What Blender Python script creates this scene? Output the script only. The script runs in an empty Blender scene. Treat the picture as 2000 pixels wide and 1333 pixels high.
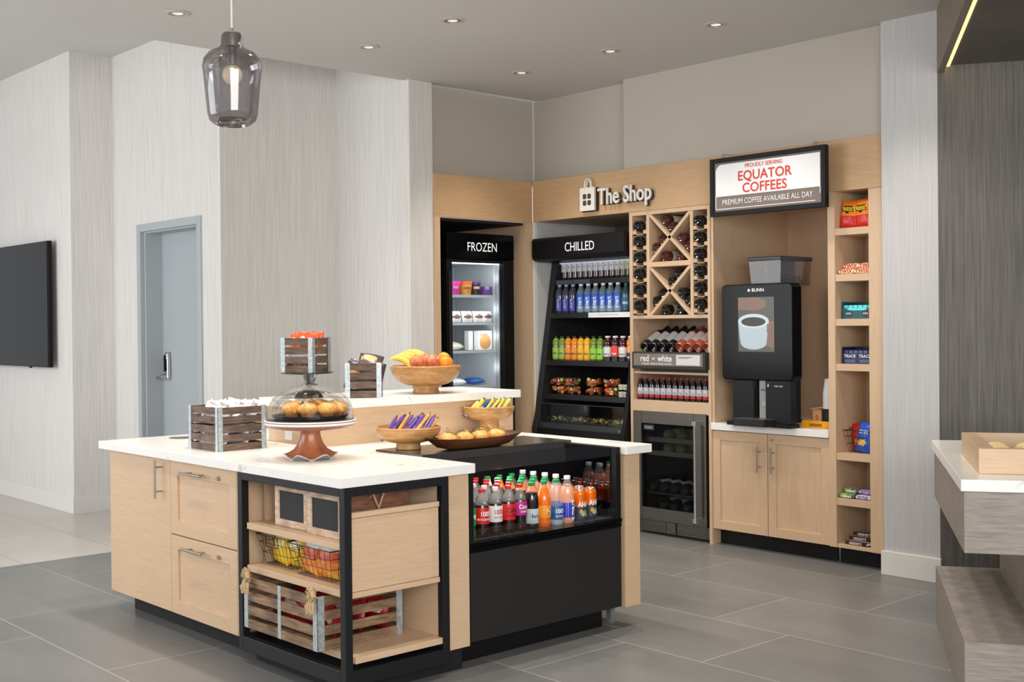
import bpy, math, random
from mathutils import Matrix, Vector
random.seed(7)
D = bpy.data; S = bpy.context.scene; COL = S.collection
PI = math.pi
R = math.radians
# ---------------------------------------------------------------- camera
cam = D.objects.new('camera', D.cameras.new('camera')); COL.objects.link(cam); S.camera = cam
yaw, pit, rol = R(137.7355), R(-.4392), R(-.5459)
f = Vector((math.cos(yaw)*math.cos(pit), math.sin(yaw)*math.cos(pit), math.sin(pit)))
r0 = Vector((math.sin(yaw), -math.cos(yaw), 0)); u0 = r0.cross(f)
rr = math.cos(rol)*r0 + math.sin(rol)*u0; uu = -math.sin(rol)*r0 + math.cos(rol)*u0
cam.matrix_world = Matrix(((rr.x, uu.x, -f.x, 0), (rr.y, uu.y, -f.y, 0), (rr.z, uu.z, -f.z, 1.5), (0, 0, 0, 1)))
cam.data.sensor_width = 36; cam.data.lens = 2340.09/2000*36; cam.data.shift_y = -.00735
cam.data.clip_start = .05; cam.data.clip_end = 100
# ---------------------------------------------------------------- world, big lights, exposure
w = D.worlds.new('world'); S.world = w; w.use_nodes = True
w.node_tree.nodes['Background'].inputs[0].default_value = (.93, .96, 1, 1)
w.node_tree.nodes['Background'].inputs[1].default_value = .78
S.view_settings.view_transform = 'Standard'; S.view_settings.look = 'None'
S.view_settings.exposure = 0.0; S.view_settings.gamma = 1; S.view_settings.use_curve_mapping = False
def area(name, loc, aim, sx, sy, power, col=(1, 1, 1)):
    l = D.lights.new(name, 'AREA'); l.shape = 'RECTANGLE'; l.size = sx; l.size_y = sy; l.energy = power; l.color = col
    o = D.objects.new(name, l); COL.objects.link(o); o.location = loc
    o.rotation_euler = (Vector(aim)-Vector(loc)).to_track_quat('-Z', 'Y').to_euler(); return o
area('key_light_left', (-8.3, -.9, 1.9), (-8.0, 5.0, 1.1), 4.5, 2.0, 140, (.97, .98, 1))  # soft key added out of view to brighten the left walls, no window modelled
area('key_light_right', (1.0, .6, 2.1), (-5.5, 5.6, 1.0), 3.6, 2.0, 225, (1, .985, .96))  # second added key, out of view, lifting the shop wall and island side
# ---------------------------------------------------------------- materials
def lin(c):
    return tuple(((x/255)/12.92 if x/255 <= .04045 else ((x/255+.055)/1.055)**2.4) for x in c[:3])+(1,)
MC = {}
def new(name):
    m = D.materials.new(name); m.use_nodes = True; nt = m.node_tree
    return m, nt, nt.nodes['Principled BSDF'], nt.links
def setp(p, col=None, rough=.5, metal=0, spec=.5, coat=0, trans=0, em=None, ems=0):
    if col is not None: p.inputs['Base Color'].default_value = lin(col)
    p.inputs['Roughness'].default_value = rough; p.inputs['Metallic'].default_value = metal
    p.inputs['Specular IOR Level'].default_value = spec; p.inputs['Coat Weight'].default_value = coat
    p.inputs['Transmission Weight'].default_value = trans
    if em: p.inputs['Emission Color'].default_value = lin(em); p.inputs['Emission Strength'].default_value = ems
def M(col, rough=.5, metal=0, spec=.5, var=.06, scale=60, **k):
    """plain colour with a faint procedural mottling"""
    key = (tuple(col), rough, metal, spec, var, scale, tuple(sorted(k.items())))
    if key in MC: return MC[key]
    m, nt, p, L = new('m_%d' % len(MC)); setp(p, col, rough, metal, spec, **k)
    if var:
        n = nt.nodes.new('ShaderNodeTexNoise'); n.inputs['Scale'].default_value = scale; n.inputs['Detail'].default_value = 2
        t = nt.nodes.new('ShaderNodeTexCoord'); L.new(t.outputs['Object'], n.inputs['Vector'])
        mx = nt.nodes.new('ShaderNodeMix'); mx.data_type = 'RGBA'
        c = lin(col); mx.inputs[6].default_value = tuple(x*(1-var) for x in c[:3])+(1,); mx.inputs[7].default_value = tuple(min(1, x*(1+var)) for x in c[:3])+(1,)
        L.new(n.outputs['Fac'], mx.inputs[0]); L.new(mx.outputs[2], p.inputs['Base Color'])
    MC[key] = m; return m
def grain(name, c1, c2, sc, rough=.5, detail=4, lo=.3, hi=.7, bump=0, coords='Object', big=None, metal=0, spec=.4):
    """stretched noise: wood, wallpaper, brushed metal"""
    m, nt, p, L = new(name); setp(p, c1, rough, metal, spec)
    t = nt.nodes.new('ShaderNodeTexCoord'); src = t.outputs['Object']
    if coords == 'World': src = nt.nodes.new('ShaderNodeNewGeometry').outputs['Position']
    mp = nt.nodes.new('ShaderNodeMapping'); mp.inputs['Scale'].default_value = sc; L.new(src, mp.inputs[0])
    n = nt.nodes.new('ShaderNodeTexNoise'); n.inputs['Scale'].default_value = 1; n.inputs['Detail'].default_value = detail; n.inputs['Roughness'].default_value = .6
    L.new(mp.outputs[0], n.inputs['Vector'])
    rp = nt.nodes.new('ShaderNodeValToRGB'); rp.color_ramp.elements[0].position = lo; rp.color_ramp.elements[1].position = hi
    rp.color_ramp.elements[0].color = lin(c1); rp.color_ramp.elements[1].color = lin(c2)
    L.new(n.outputs['Fac'], rp.inputs[0]); out = rp.outputs[0]
    if big:
        n2 = nt.nodes.new('ShaderNodeTexNoise'); n2.inputs['Scale'].default_value = big[0]; n2.inputs['Detail'].default_value = 3
        L.new(src, n2.inputs['Vector'])
        mr = nt.nodes.new('ShaderNodeMapRange'); mr.inputs[1].default_value = .3; mr.inputs[2].default_value = .7; mr.inputs[3].default_value = 1-big[1]; mr.inputs[4].default_value = 1+big[1]
        L.new(n2.outputs['Fac'], mr.inputs[0])
        mx = nt.nodes.new('ShaderNodeVectorMath'); mx.operation = 'SCALE'; L.new(out, mx.inputs[0]); L.new(mr.outputs[0], mx.inputs['Scale']); out = mx.outputs[0]
    L.new(out, p.inputs['Base Color'])
    if bump:
        b = nt.nodes.new('ShaderNodeBump'); b.inputs['Strength'].default_value = bump; b.inputs['Distance'].default_value = .002
        L.new(n.outputs['Fac'], b.inputs['Height']); L.new(b.outputs[0], p.inputs['Normal'])
    return m
W1, W2 = (203, 172, 139), (216, 185, 153)
woodH = grain('oak_horizontal', W1, W2, (9, 9, 170), .42, coords='World', big=(1.5, .03))
woodV = grain('oak_vertical', W1, W2, (150, 150, 5), .42, coords='World', big=(1.5, .03))
woodS = grain('oak_soffit', (190, 154, 114), (202, 167, 128), (8, 8, 150), .45, coords='World', big=(1.5, .03))  # header oak, its colour darkened for the shade on the unlit boards
papergrey = grain('wallpaper_grey', (187, 186, 186), (202, 201, 200), (190, 190, 2.6), .8, coords='World', lo=.32, hi=.62, big=(.8, .02), spec=.2)
paper = grain('wallpaper', (208, 205, 200), (227, 225, 221), (190, 190, 2.6), .8, coords='World', lo=.32, hi=.62, big=(.8, .02), spec=.2)
darkwood = grain('dark_wood', (82, 79, 75), (117, 111, 105), (110, 110, 2.5), .5, coords='World', big=(1.3, .16), spec=.3)
greywood = grain('grey_wood', (132, 124, 117), (162, 153, 144), (10, 10, 150), .5, coords='World', big=(1.2, .06), spec=.3)
wallpaint = M((186, 179, 168), .85, var=.015, scale=3, spec=.2)
ceilpaint = M((206, 204, 201), .9, var=.01, scale=2, spec=.1)
whitetrim = M((226, 224, 219), .55, var=.01, scale=4)
doorgrey = M((172, 178, 182), .5, var=.01, scale=4)
black = M((19, 19, 20), .45, spec=.25, var=.1, scale=90)
blackm = M((15, 15, 16), .75, var=.1, scale=60)
steelblk = M((26, 26, 28), .42, spec=.3, var=.08, scale=40)
glossblk = M((9, 9, 11), .14, spec=.12, var=0)
mirrorblk = M((120, 120, 128), .04, metal=1, var=0)
chrome = M((200, 200, 200), .18, metal=1, var=0)
nickel = M((178, 172, 160), .3, metal=1, var=.05, scale=200)
stainless = grain('stainless', (94, 89, 84), (114, 109, 103), (3, 3, 240), .34, metal=1, spec=.5)
galv = grain('galvanised', (158, 168, 172), (200, 208, 210), (60, 60, 60), .45, metal=.55, detail=2)
crate_wood = grain('crate_wood', (72, 58, 50), (122, 100, 84), (14, 14, 120), .7, detail=5, big=(9, .25))
crate_light = grain('crate_wood_light', (96, 76, 60), (158, 128, 98), (11, 11, 90), .65, detail=5, big=(8, .3))
whitewash = grain('whitewashed_wood', (188, 150, 118), (228, 206, 182), (14, 14, 60), .7, detail=5, big=(14, .12))
bowlwood = grain('mango_wood', (166, 116, 66), (206, 160, 104), (16, 16, 70), .38, detail=5, big=(9, .12))
traywood = grain('walnut', (72, 40, 24), (104, 62, 40), (8, 20, 50), .32, detail=4)
copper = grain('stand_copper', (150, 88, 56), (186, 118, 80), (8, 8, 8), .22, detail=3)
whiteplastic = M((232, 233, 235), .4, var=.02)
white = M((240, 240, 240), .5, var=.01)
offw = M((233, 228, 220), .5, var=.03)
def glassm(name, tint=(255, 255, 255), amt=.12, rough=.02, k=None):
    m, nt, p, L = new(name); nt.nodes.remove(p)
    tr = nt.nodes.new('ShaderNodeBsdfTransparent'); tr.inputs[0].default_value = lin(tint)
    gl = nt.nodes.new('ShaderNodeBsdfGlossy'); gl.inputs['Roughness'].default_value = rough
    lw = nt.nodes.new('ShaderNodeLayerWeight'); lw.inputs['Blend'].default_value = .12+amt
    mr = nt.nodes.new('ShaderNodeMapRange'); mr.inputs[3].default_value = amt*.2 if k is None else 0; mr.inputs[4].default_value = .55 if k is None else k; mr.clamp = True
    mr.inputs[1].default_value = 0; mr.inputs[2].default_value = 1; L.new(lw.outputs['Fresnel'], mr.inputs[0])
    mx = nt.nodes.new('ShaderNodeMixShader'); L.new(mr.outputs[0], mx.inputs[0]); L.new(tr.outputs[0], mx.inputs[1]); L.new(gl.outputs[0], mx.inputs[2])
    L.new(mx.outputs[0], nt.nodes['Material Output'].inputs[0]); return m
glass = glassm('clear_glass')
glass_s = glassm('smoked_glass', (212, 209, 210), .3)
glass_d = glassm('fridge_glass', (244, 246, 247), .1, k=.2)
glass_w = glassm('wine_fridge_glass', (222, 224, 224), .14, k=.2)
plastic_c = glassm('clear_plastic', (240, 242, 242), .22, .08)
def quartz():
    m, nt, p, L = new('quartz'); setp(p, (240, 238, 234), .22, spec=.5)
    g = nt.nodes.new('ShaderNodeNewGeometry'); n = nt.nodes.new('ShaderNodeTexNoise'); n.inputs['Scale'].default_value = 3.4; n.inputs['Detail'].default_value = 6; n.inputs['Distortion'].default_value = 1.2
    L.new(g.outputs['Position'], n.inputs['Vector'])
    a = nt.nodes.new('ShaderNodeMath'); a.operation = 'SUBTRACT'; a.inputs[1].default_value = .5; L.new(n.outputs['Fac'], a.inputs[0])
    b = nt.nodes.new('ShaderNodeMath'); b.operation = 'ABSOLUTE'; L.new(a.outputs[0], b.inputs[0])
    rp = nt.nodes.new('ShaderNodeValToRGB'); e = rp.color_ramp.elements; e[0].position = 0; e[0].color = (1, 1, 1, 1); e[1].position = .012; e[1].color = (0, 0, 0, 1); L.new(b.outputs[0], rp.inputs[0])
    n2 = nt.nodes.new('ShaderNodeTexNoise'); n2.inputs['Scale'].default_value = 4.5; n2.inputs['Detail'].default_value = 2; L.new(g.outputs['Position'], n2.inputs['Vector'])
    rp2 = nt.nodes.new('ShaderNodeValToRGB'); e = rp2.color_ramp.elements; e[0].position = .52; e[0].color = (0, 0, 0, 1); e[1].position = .68; e[1].color = (1, 1, 1, 1); L.new(n2.outputs['Fac'], rp2.inputs[0])
    mu = nt.nodes.new('ShaderNodeMath'); mu.operation = 'MULTIPLY'; L.new(rp.outputs[0], mu.inputs[0]); L.new(rp2.outputs[0], mu.inputs[1])
    mx = nt.nodes.new('ShaderNodeMix'); mx.data_type = 'RGBA'; mx.inputs[6].default_value = lin((242, 240, 236)); mx.inputs[7].default_value = lin((136, 136, 138)); L.new(mu.outputs[0], mx.inputs[0]); L.new(mx.outputs[2], p.inputs['Base Color'])
    return m
quartz = quartz()
def tiles(name, c1, c2, grout, x0, lx, y0, ly, shift, rough, gw=.0028, rot=False):
    """running-bond tiles from world coordinates, one tone per tile"""
    m, nt, p, L = new(name); setp(p, c1, rough, spec=.35)
    N = nt.nodes.new
    g = N('ShaderNodeNewGeometry'); sp = N('ShaderNodeSeparateXYZ'); L.new(g.outputs['Position'], sp.inputs[0])
    def mth(op, a, b=None):
        n = N('ShaderNodeMath'); n.operation = op
        for i, v in enumerate((a, b)):
            if v is None: continue
            if isinstance(v, (int, float)): n.inputs[i].default_value = v
            else: L.new(v, n.inputs[i])
        return n.outputs[0]
    v = mth('DIVIDE', mth('SUBTRACT', sp.outputs[1], y0), ly); row = mth('FLOOR', v); fv = mth('SUBTRACT', v, row)
    par = mth('ABSOLUTE', mth('MODULO', row, 2.0))
    u = mth('SUBTRACT', mth('DIVIDE', mth('SUBTRACT', sp.outputs[0], x0), lx), mth('MULTIPLY', par, shift)); cu = mth('FLOOR', u); fu = mth('SUBTRACT', u, cu)
    du = mth('MULTIPLY', mth('MINIMUM', fu, mth('SUBTRACT', 1.0, fu)), lx); dv = mth('MULTIPLY', mth('MINIMUM', fv, mth('SUBTRACT', 1.0, fv)), ly)
    line = mth('LESS_THAN', mth('MINIMUM', du, dv), gw)
    cmb = N('ShaderNodeCombineXYZ'); L.new(cu, cmb.inputs[0]); L.new(row, cmb.inputs[1]); wn = N('ShaderNodeTexWhiteNoise'); wn.noise_dimensions = '2D'; L.new(cmb.outputs[0], wn.inputs['Vector'])
    mp = N('ShaderNodeMapping'); mp.inputs['Scale'].default_value = (1.3, 3.2, 1); L.new(g.outputs['Position'], mp.inputs[0])
    n1 = N('ShaderNodeTexNoise'); n1.inputs['Scale'].default_value = 1.0; n1.inputs['Detail'].default_value = 7; n1.inputs['Roughness'].default_value = .62; L.new(mp.outputs[0], n1.inputs['Vector'])
    fac = mth('ADD', mth('MULTIPLY', n1.outputs['Fac'], 1.3), mth('SUBTRACT', mth('MULTIPLY', wn.outputs['Value'], .3), .28))
    mx = N('ShaderNodeMix'); mx.data_type = 'RGBA'; mx.inputs[6].default_value = lin(c1); mx.inputs[7].default_value = lin(c2); L.new(fac, mx.inputs[0])
    m2 = N('ShaderNodeMix'); m2.data_type = 'RGBA'; m2.inputs[7].default_value = lin(grout); L.new(mx.outputs[2], m2.inputs[6]); L.new(line, m2.inputs[0]); L.new(m2.outputs[2], p.inputs['Base Color'])
    return m
tile_d = tiles('grey_floor_tile', (104, 104, 104), (132, 131, 129), (168, 167, 163), -3.81, 1.27, 2.195, .6545, .36, .34)
tile_l = tiles('cream_floor_tile', (190, 182, 174), (214, 207, 199), (150, 143, 134), -8.86, 1.27, 2.82, .6545, .5, .3)
# ---------------------------------------------------------------- mesh helpers
ORG = {}
TX = {}
def T(x, y, z): return Matrix.Translation((x, y, z))
def RX(a): return Matrix.Rotation(a, 4, 'X')
def RY(a): return Matrix.Rotation(a, 4, 'Y')
def RZ(a): return Matrix.Rotation(a, 4, 'Z')
def FY(x, y, z): return T(x, y, z) @ RX(PI/2)            # faces -Y, right = +X
def FX(x, y, z): return T(x, y, z) @ RZ(PI/2) @ RX(PI/2)  # faces +X, right = +Y
def text_geo(s, off=0.0, ext=0.0):
    k = (s, off, ext)
    if k in TX: return TX[k]
    c = D.curves.new('t', 'FONT'); c.body = s; c.size = 1; c.align_x = 'CENTER'; c.align_y = 'CENTER'; c.offset = off; c.extrude = ext; c.resolution_u = 3
    o = D.objects.new('t', c); COL.objects.link(o)
    dg = bpy.context.evaluated_depsgraph_get(); me = o.evaluated_get(dg).to_mesh()
    r = ([v.co.copy() for v in me.vertices], [tuple(p.vertices) for p in me.polygons])
    o.evaluated_get(dg).to_mesh_clear(); D.objects.remove(o); D.curves.remove(c)
    TX[k] = r; return r
class MB:
    def __init__(s): s.v = []; s.f = []; s.m = []; s.s = []
    def add(s, vs, fs, mi=0, sm=False, X=None):
        b = len(s.v)
        for v in vs:
            v = Vector(v); s.v.append(X @ v if X else v)
        for i, q in enumerate(fs):
            s.f.append([b+k for k in q]); s.m.append(mi[i] if isinstance(mi, list) else mi); s.s.append(sm)
        return s
    def box(s, x0, y0, z0, x1, y1, z1, mi=0, X=None):
        x0, x1 = sorted((x0, x1)); y0, y1 = sorted((y0, y1)); z0, z1 = sorted((z0, z1))
        return s.add([(x0, y0, z0), (x1, y0, z0), (x1, y1, z0), (x0, y1, z0), (x0, y0, z1), (x1, y0, z1), (x1, y1, z1), (x0, y1, z1)],
                     [(0, 3, 2, 1), (4, 5, 6, 7), (0, 1, 5, 4), (1, 2, 6, 5), (2, 3, 7, 6), (3, 0, 4, 7)], mi, False, X)
    def cbox(s, c, d, mi=0, X=None):
        return s.box(c[0]-d[0]/2, c[1]-d[1]/2, c[2]-d[2]/2, c[0]+d[0]/2, c[1]+d[1]/2, c[2]+d[2]/2, mi, X)
    def lathe(s, prof, n=24, mi=0, X=None, sm=True, wave=None):
        vs = []; fs = []; ms = []
        for j, (r, z) in enumerate(prof):
            for i in range(n):
                a = 2*PI*i/n; q = 1; dz = 0
                if wave: q, dz = wave(j, a)
                vs.append((r*q*math.cos(a), r*q*math.sin(a), z+dz))
        for j in range(len(prof)-1):
            for i in range(n):
                k = (i+1) % n; fs.append((j*n+i, j*n+k, (j+1)*n+k, (j+1)*n+i)); ms.append(mi[j] if isinstance(mi, list) else mi)
        if prof[0][0] > 1e-5: fs.append(tuple(range(n-1, -1, -1))); ms.append(mi[0] if isinstance(mi, list) else mi)
        if prof[-1][0] > 1e-5 and not wave: fs.append(tuple((len(prof)-1)*n+i for i in range(n))); ms.append(mi[-1] if isinstance(mi, list) else mi)
        return s.add(vs, fs, ms, sm, X)
    def cyl(s, p0, p1, r, n=16, mi=0, r1=None, sm=True):
        p0 = Vector(p0); p1 = Vector(p1); d = p1-p0; q = d.to_track_quat('Z', 'Y').to_matrix().to_4x4()
        return s.lathe([(r, 0), (r if r1 is None else r1, d.length)], n, mi, T(*p0) @ q, sm)
    def tube(s, pts, r, n=8, mi=0, closed=False, X=None):
        pts = [Vector(p) for p in pts]; N = len(pts); vs = []; fs = []
        for i, p in enumerate(pts):
            a = pts[(i-1) % N] if (closed or i > 0) else p; b = pts[(i+1) % N] if (closed or i < N-1) else p
            d = (b-a).normalized(); up = Vector((0, 0, 1)) if abs(d.z) < .95 else Vector((1, 0, 0))
            e1 = d.cross(up).normalized(); e2 = d.cross(e1)
            for k in range(n):
                t = 2*PI*k/n; vs.append(p+e1*(r*math.cos(t))+e2*(r*math.sin(t)))
        for i in range(N if closed else N-1):
            j = (i+1) % N
            for k in range(n):
                l = (k+1) % n; fs.append((i*n+k, i*n+l, j*n+l, j*n+k))
        if not closed: fs.append(tuple(range(n-1, -1, -1))); fs.append(tuple((N-1)*n+k for k in range(n)))
        return s.add(vs, fs, mi, True, X)
    def prism(s, poly, z0, z1, mi=0, X=None, sm=False):
        n = len(poly); vs = [(p[0], p[1], z0) for p in poly]+[(p[0], p[1], z1) for p in poly]
        fs = [tuple(range(n-1, -1, -1)), tuple(range(n, 2*n))]+[(i, (i+1) % n, n+(i+1) % n, n+i) for i in range(n)]
        return s.add(vs, fs, mi, sm, X)
    def text(s, t, size, X, mi=0, off=.012, ext=0.0, sx=1.0):
        vs, fs = text_geo(t, off, ext)
        return s.add([(v.x*size*sx, v.y*size, v.z*size) for v in vs], fs, mi, False, X)
    def ctext(s, t, size, rad, z, mi=0, a0=0.0, sx=1.0, off=.015, vert=False):
        """text wrapped round a cylinder, centred on angle a0 (0 = +X)"""
        vs, fs = text_geo(t, off, 0); out = []
        for v in vs:
            x, y = v.x*size*sx, v.y*size
            if vert: x, y = -y, x
            a = a0+x/rad; out.append((rad*math.cos(a), rad*math.sin(a), z+y))
        return s.add(out, fs, mi, False)
    def blob(s, c, rad, n=10, mi=0, X=None, jit=0, seed=0):
        rx, ry, rz = rad if isinstance(rad, tuple) else (rad,)*3; rnd = random.Random(seed)
        vs = [(0, 0, -1)]; m = max(4, n//2+1)
        for j in range(1, m):
            ph = -PI/2+PI*j/m
            for i in range(n):
                a = 2*PI*i/n; q = 1+rnd.uniform(-jit, jit); vs.append((math.cos(ph)*math.cos(a)*q, math.cos(ph)*math.sin(a)*q, math.sin(ph)*q))
        vs.append((0, 0, 1)); fs = []
        for i in range(n): fs.append((0, 1+(i+1) % n, 1+i))
        for j in range(m-2):
            for i in range(n): a = 1+j*n; fs.append((a+i, a+(i+1) % n, a+n+(i+1) % n, a+n+i))
        a = 1+(m-2)*n
        for i in range(n): fs.append((a+i, a+(i+1) % n, len(vs)-1))
        Y = T(*c) @ Matrix.Diagonal((rx, ry, rz, 1))
        return s.add(vs, fs, mi, True, X @ Y if X else Y)
    def build(s, name, mats, parent=None, bevel=0, loc=None, seg=2):
        if not isinstance(mats, (list, tuple)): mats = [mats]
        if parent is not None: org = ORG[parent.name]
        elif loc is not None: org = Vector(loc)
        else:
            xs = [v.x for v in s.v]; ys = [v.y for v in s.v]; org = Vector(((min(xs)+max(xs))/2, (min(ys)+max(ys))/2, min(v.z for v in s.v)))
        me = D.meshes.new(name); me.from_pydata([v-org for v in s.v], [], s.f)
        for m in mats: me.materials.append(m)
        me.polygons.foreach_set('material_index', s.m); me.polygons.foreach_set('use_smooth', s.s); me.validate(); me.update()
        o = D.objects.new(name, me); COL.objects.link(o); ORG[o.name] = org
        if parent is not None: o.parent = parent
        else: o.location = org
        if any(s.s):
            e = o.modifiers.new('edges', 'EDGE_SPLIT'); e.split_angle = R(42)
        if bevel:
            b = o.modifiers.new('bevel', 'BEVEL'); b.width = bevel; b.segments = seg; b.limit_method = 'ANGLE'; b.angle_limit = R(40)
        return o
def thing(name, label, cat, loc=(0, 0, 0), group=None):
    o = D.objects.new(name, None); COL.objects.link(o); o.location = loc; o.empty_display_size = .1; ORG[o.name] = Vector(loc)
    return tag(o, label, cat, group)
def tag(o, label, cat, group=None):
    o['label'] = label; o['category'] = cat
    if group: o['group'] = group
    return o
def struct(name, mb, m, parent=None, bevel=0):
    o = mb.build(name, m, parent, bevel)
    if parent is None: o['kind'] = 'structure'
    return o
def dup(root, loc, rot=None, label=None, group=None, scale=None):
    r = root.copy(); COL.objects.link(r); r.location = loc
    if rot is not None: r.rotation_euler = rot if isinstance(rot, tuple) else (0, 0, rot)
    if scale: r.scale = (scale,)*3 if not isinstance(scale, tuple) else scale
    if label: r['label'] = label
    if group: r['group'] = group
    for ch in list(root.children):
        c = ch.copy(); COL.objects.link(c); c.parent = r
        for g in list(ch.children):
            d = g.copy(); COL.objects.link(d); d.parent = c
    return r
class Proto:
    """first placement moves the prototype itself, later ones copy it"""
    def __init__(s, o): s.o = o; s.used = False
    def put(s, loc, rot=None, label=None, group=None, scale=None):
        if s.used: return dup(s.o, loc, rot, label, group, scale)
        s.used = True; o = s.o; o.location = loc
        if rot is not None: o.rotation_euler = rot if isinstance(rot, tuple) else (0, 0, rot)
        if scale: o.scale = (scale,)*3 if not isinstance(scale, tuple) else scale
        if label: o['label'] = label
        if group: o['group'] = group
        return o
# ================================================================ the room
ZC, ZH = 3.262, 3.74
struct('floor', MB().box(-7.745, -4, -.1, 4, 9, 0), tile_d)
struct('floor', MB().box(-14, -4, -.1, -7.745, 9, 0), tile_l)
struct('ceiling', MB().box(-6.88, -4, ZC, 4.5, 9, ZC+.06), ceilpaint)
struct('ceiling', MB().box(-14, -4, ZH, -6.88, 9, ZH+.06), ceilpaint)
struct('trim_1', MB().box(-6.9, -4, ZC, -6.88, 5.24, ZH), ceilpaint)
struct('wall_left', MB().box(-14, 3.88, 0, -9.55, 4.36, ZH), paper)
b = MB(); b.box(-9.55, 4.24, 0, -9.10, 4.5, ZH); b.box(-8.04, 4.24, 0, -7.96, 4.5, ZH); b.box(-9.10, 4.24, 2.322, -8.04, 4.5, ZH)
struct('wall_door', b, paper)
struct('wall_middle', MB().box(-7.96, 4.24, 0, -7.76, 5.44, ZH), paper)
struct('wall_back', MB().box(-7.76, 5.24, 0, -6.84, 5.45, ZH), paper)
struct('wall_shop_left', MB().box(-7.1, 5.45, 2.61, -6.93, 6.55, ZC), wallpaint)
struct('wall_shop_back', MB().box(-6.93, 6.55, 2.614, -5.872, 6.7, ZC), wallpaint)
struct('wall_shop_back', MB().box(-5.872, 6.447, 2.614, -3.765, 6.7, ZC), wallpaint)
struct('wall_column', MB().box(-3.765, 6.38, 0, -3.41, 6.9, ZC), papergrey)
BD = Vector((math.cos(R(122.3)), math.sin(R(122.3)), 0)); BN = Vector((BD.y, -BD.x, 0))
def bar_frame(o): return Matrix(((BN.x, BD.x, 0, o[0]), (BN.y, BD.y, 0, o[1]), (0, 0, 1, o[2] if len(o) > 2 else 0), (0, 0, 0, 1)))
struct('wall_right', MB().box(0, 0, 0, 4.5, .2, ZC, X=bar_frame((-3.41, 6.38))), darkwood)
# canopy with its light strip over the bar
XC = bar_frame((-3.425, 6.405, 0))
t = thing('canopy', 'dark wood canopy over the right-hand bar with a warm light strip along its edge', 'canopy', (-3.425, 6.405, 2.905))
MB().box(0, -7, 2.905, .035, 0, ZC, X=XC).build('fascia', grain('fascia_wood', (120, 108, 96), (144, 132, 118), (60, 60, 6), .5, coords='World', spec=.3), t)
MB().box(.07, -7, 2.945, 4.5, 0, 2.98, X=XC).build('soffit_panel', darkwood, t)
le, nt_, p_, L_ = new('led_strip'); setp(p_, (255, 214, 140), .5, em=(255, 206, 120), ems=2.6)
MB().box(.037, -7, 2.938, .066, 0, 2.952, X=XC).build('light_strip', le, t)
# baseboards
struct('baseboard_left', MB().box(-14, 3.866, 0, -9.536, 3.88, .137), whitetrim, bevel=.003)
struct('baseboard_left', MB().box(-9.55, 3.88, 0, -9.536, 4.24, .137), whitetrim)
struct('baseboard_column', MB().box(-3.778, 6.364, 0, -3.40, 6.38, .142), whitetrim, bevel=.003)
struct('trim_2', MB().box(-6.835, 6.43, 0, -6.805, 6.45, 2.297).box(-6.94, 6.54, 2.614, -6.925, 6.552, ZC), whitetrim)
# the grey door
fr = MB(); fr.box(-9.10, 4.225, 0, -9.04, 4.26, 2.322); fr.box(-8.10, 4.225, 0, -8.04, 4.26, 2.322); fr.box(-9.04, 4.225, 2.262, -8.10, 4.26, 2.322)
fr.box(-9.05, 4.26, 0, -9.02, 4.42, 2.27); fr.box(-8.12, 4.26, 0, -8.09, 4.42, 2.27); fr.box(-9.02, 4.26, 2.25, -8.12, 4.42, 2.28)
dr = struct('door_1', MB().box(-9.02, 4.40, .005, -8.12, 4.44, 2.25), doorgrey)
fr.build('door_frame', doorgrey, dr, .003)
lk = MB(); lk.prism([(-.028, 0), (.028, 0), (.022, .2), (.012, .215), (-.012, .215), (-.022, .2)], 0, .03, 0, FY(-8.90, 4.395, 1.09)).build('lock_plate', chrome, dr, .004)
MB().box(-8.925, 4.36, 1.15, -8.905, 4.366, 1.28).box(-8.917, 4.355, 1.16, -8.885, 4.362, 1.25).build('keypad', glossblk, dr)
MB().cyl((-8.9, 4.40, 1.11), (-8.9, 4.33, 1.11), .022).tube([(-8.9, 4.335, 1.11), (-8.93, 4.33, 1.108), (-8.99, 4.335, 1.10), (-9.0, 4.35, 1.10)], .011).build('lever_handle', chrome, dr)
# television
t = thing('television', 'large black flat television mounted on the left wall', 'television', (-10.55, 3.85, 1.17))
MB().box(-11.85, 3.80, 1.18, -9.84, 3.838, 2.225).build('tv_case', M((14, 14, 15), .4, spec=.2), t, .006)
MB().box(-11.84, 3.797, 1.19, -9.85, 3.8, 2.216).build('tv_screen', M((13, 13, 14), .35, spec=.2, var=0), t)
MB().box(-11.1, 3.838, 1.5, -10.6, 3.88, 1.9).build('wall_mount', blackm, t)
MB().cyl((-10.25, 3.805, 1.18), (-10.25, 3.805, 1.17), .012, 12).build('sensor', glossblk, t)
# ================================================================ ceiling lights
lens, nt_, p_, L_ = new('downlight_lens'); setp(p_, (255, 250, 240), .4, em=(255, 244, 225), ems=1.0)
o = thing('recessed_downlight', 'x', 'ceiling light')
MB().lathe([(.050, -.002), (.052, -.006), (.068, -.004), (.070, 0)], 32).build('trim_ring', M((190, 184, 176), .5), o)
MB().lathe([(.0501, -.003), (.044, .012), (.036, .03)], 32).build('reflector', M((150, 146, 140), .25, metal=.8, var=0), o)
MB().lathe([(.0, -.003), (.030, -.003), (.048, -.0025)], 24).build('lens', lens, o)
P_ = Proto(o)
names = ['round recessed ceiling downlight nearest the pendant lamp, top left', 'round recessed ceiling downlight above the frozen cabinet side, middle of the front row',
         'round recessed ceiling downlight above the coffee sign, furthest right', 'round recessed ceiling downlight over the pale wallpaper walls, second row left',
         'round recessed ceiling downlight above the shop sign, second row right', 'round recessed ceiling downlight in the far corner above the frozen and chilled cabinets']
for (x, y), lb in zip([(-6.221, 3.148), (-5.353, 4.424), (-4.426, 5.672), (-6.205, 4.439), (-5.301, 5.699), (-6.154, 5.704)], names):
    P_.put((x, y, ZC-.001), 0, lb, 'recessed downlights in the ceiling')
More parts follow.
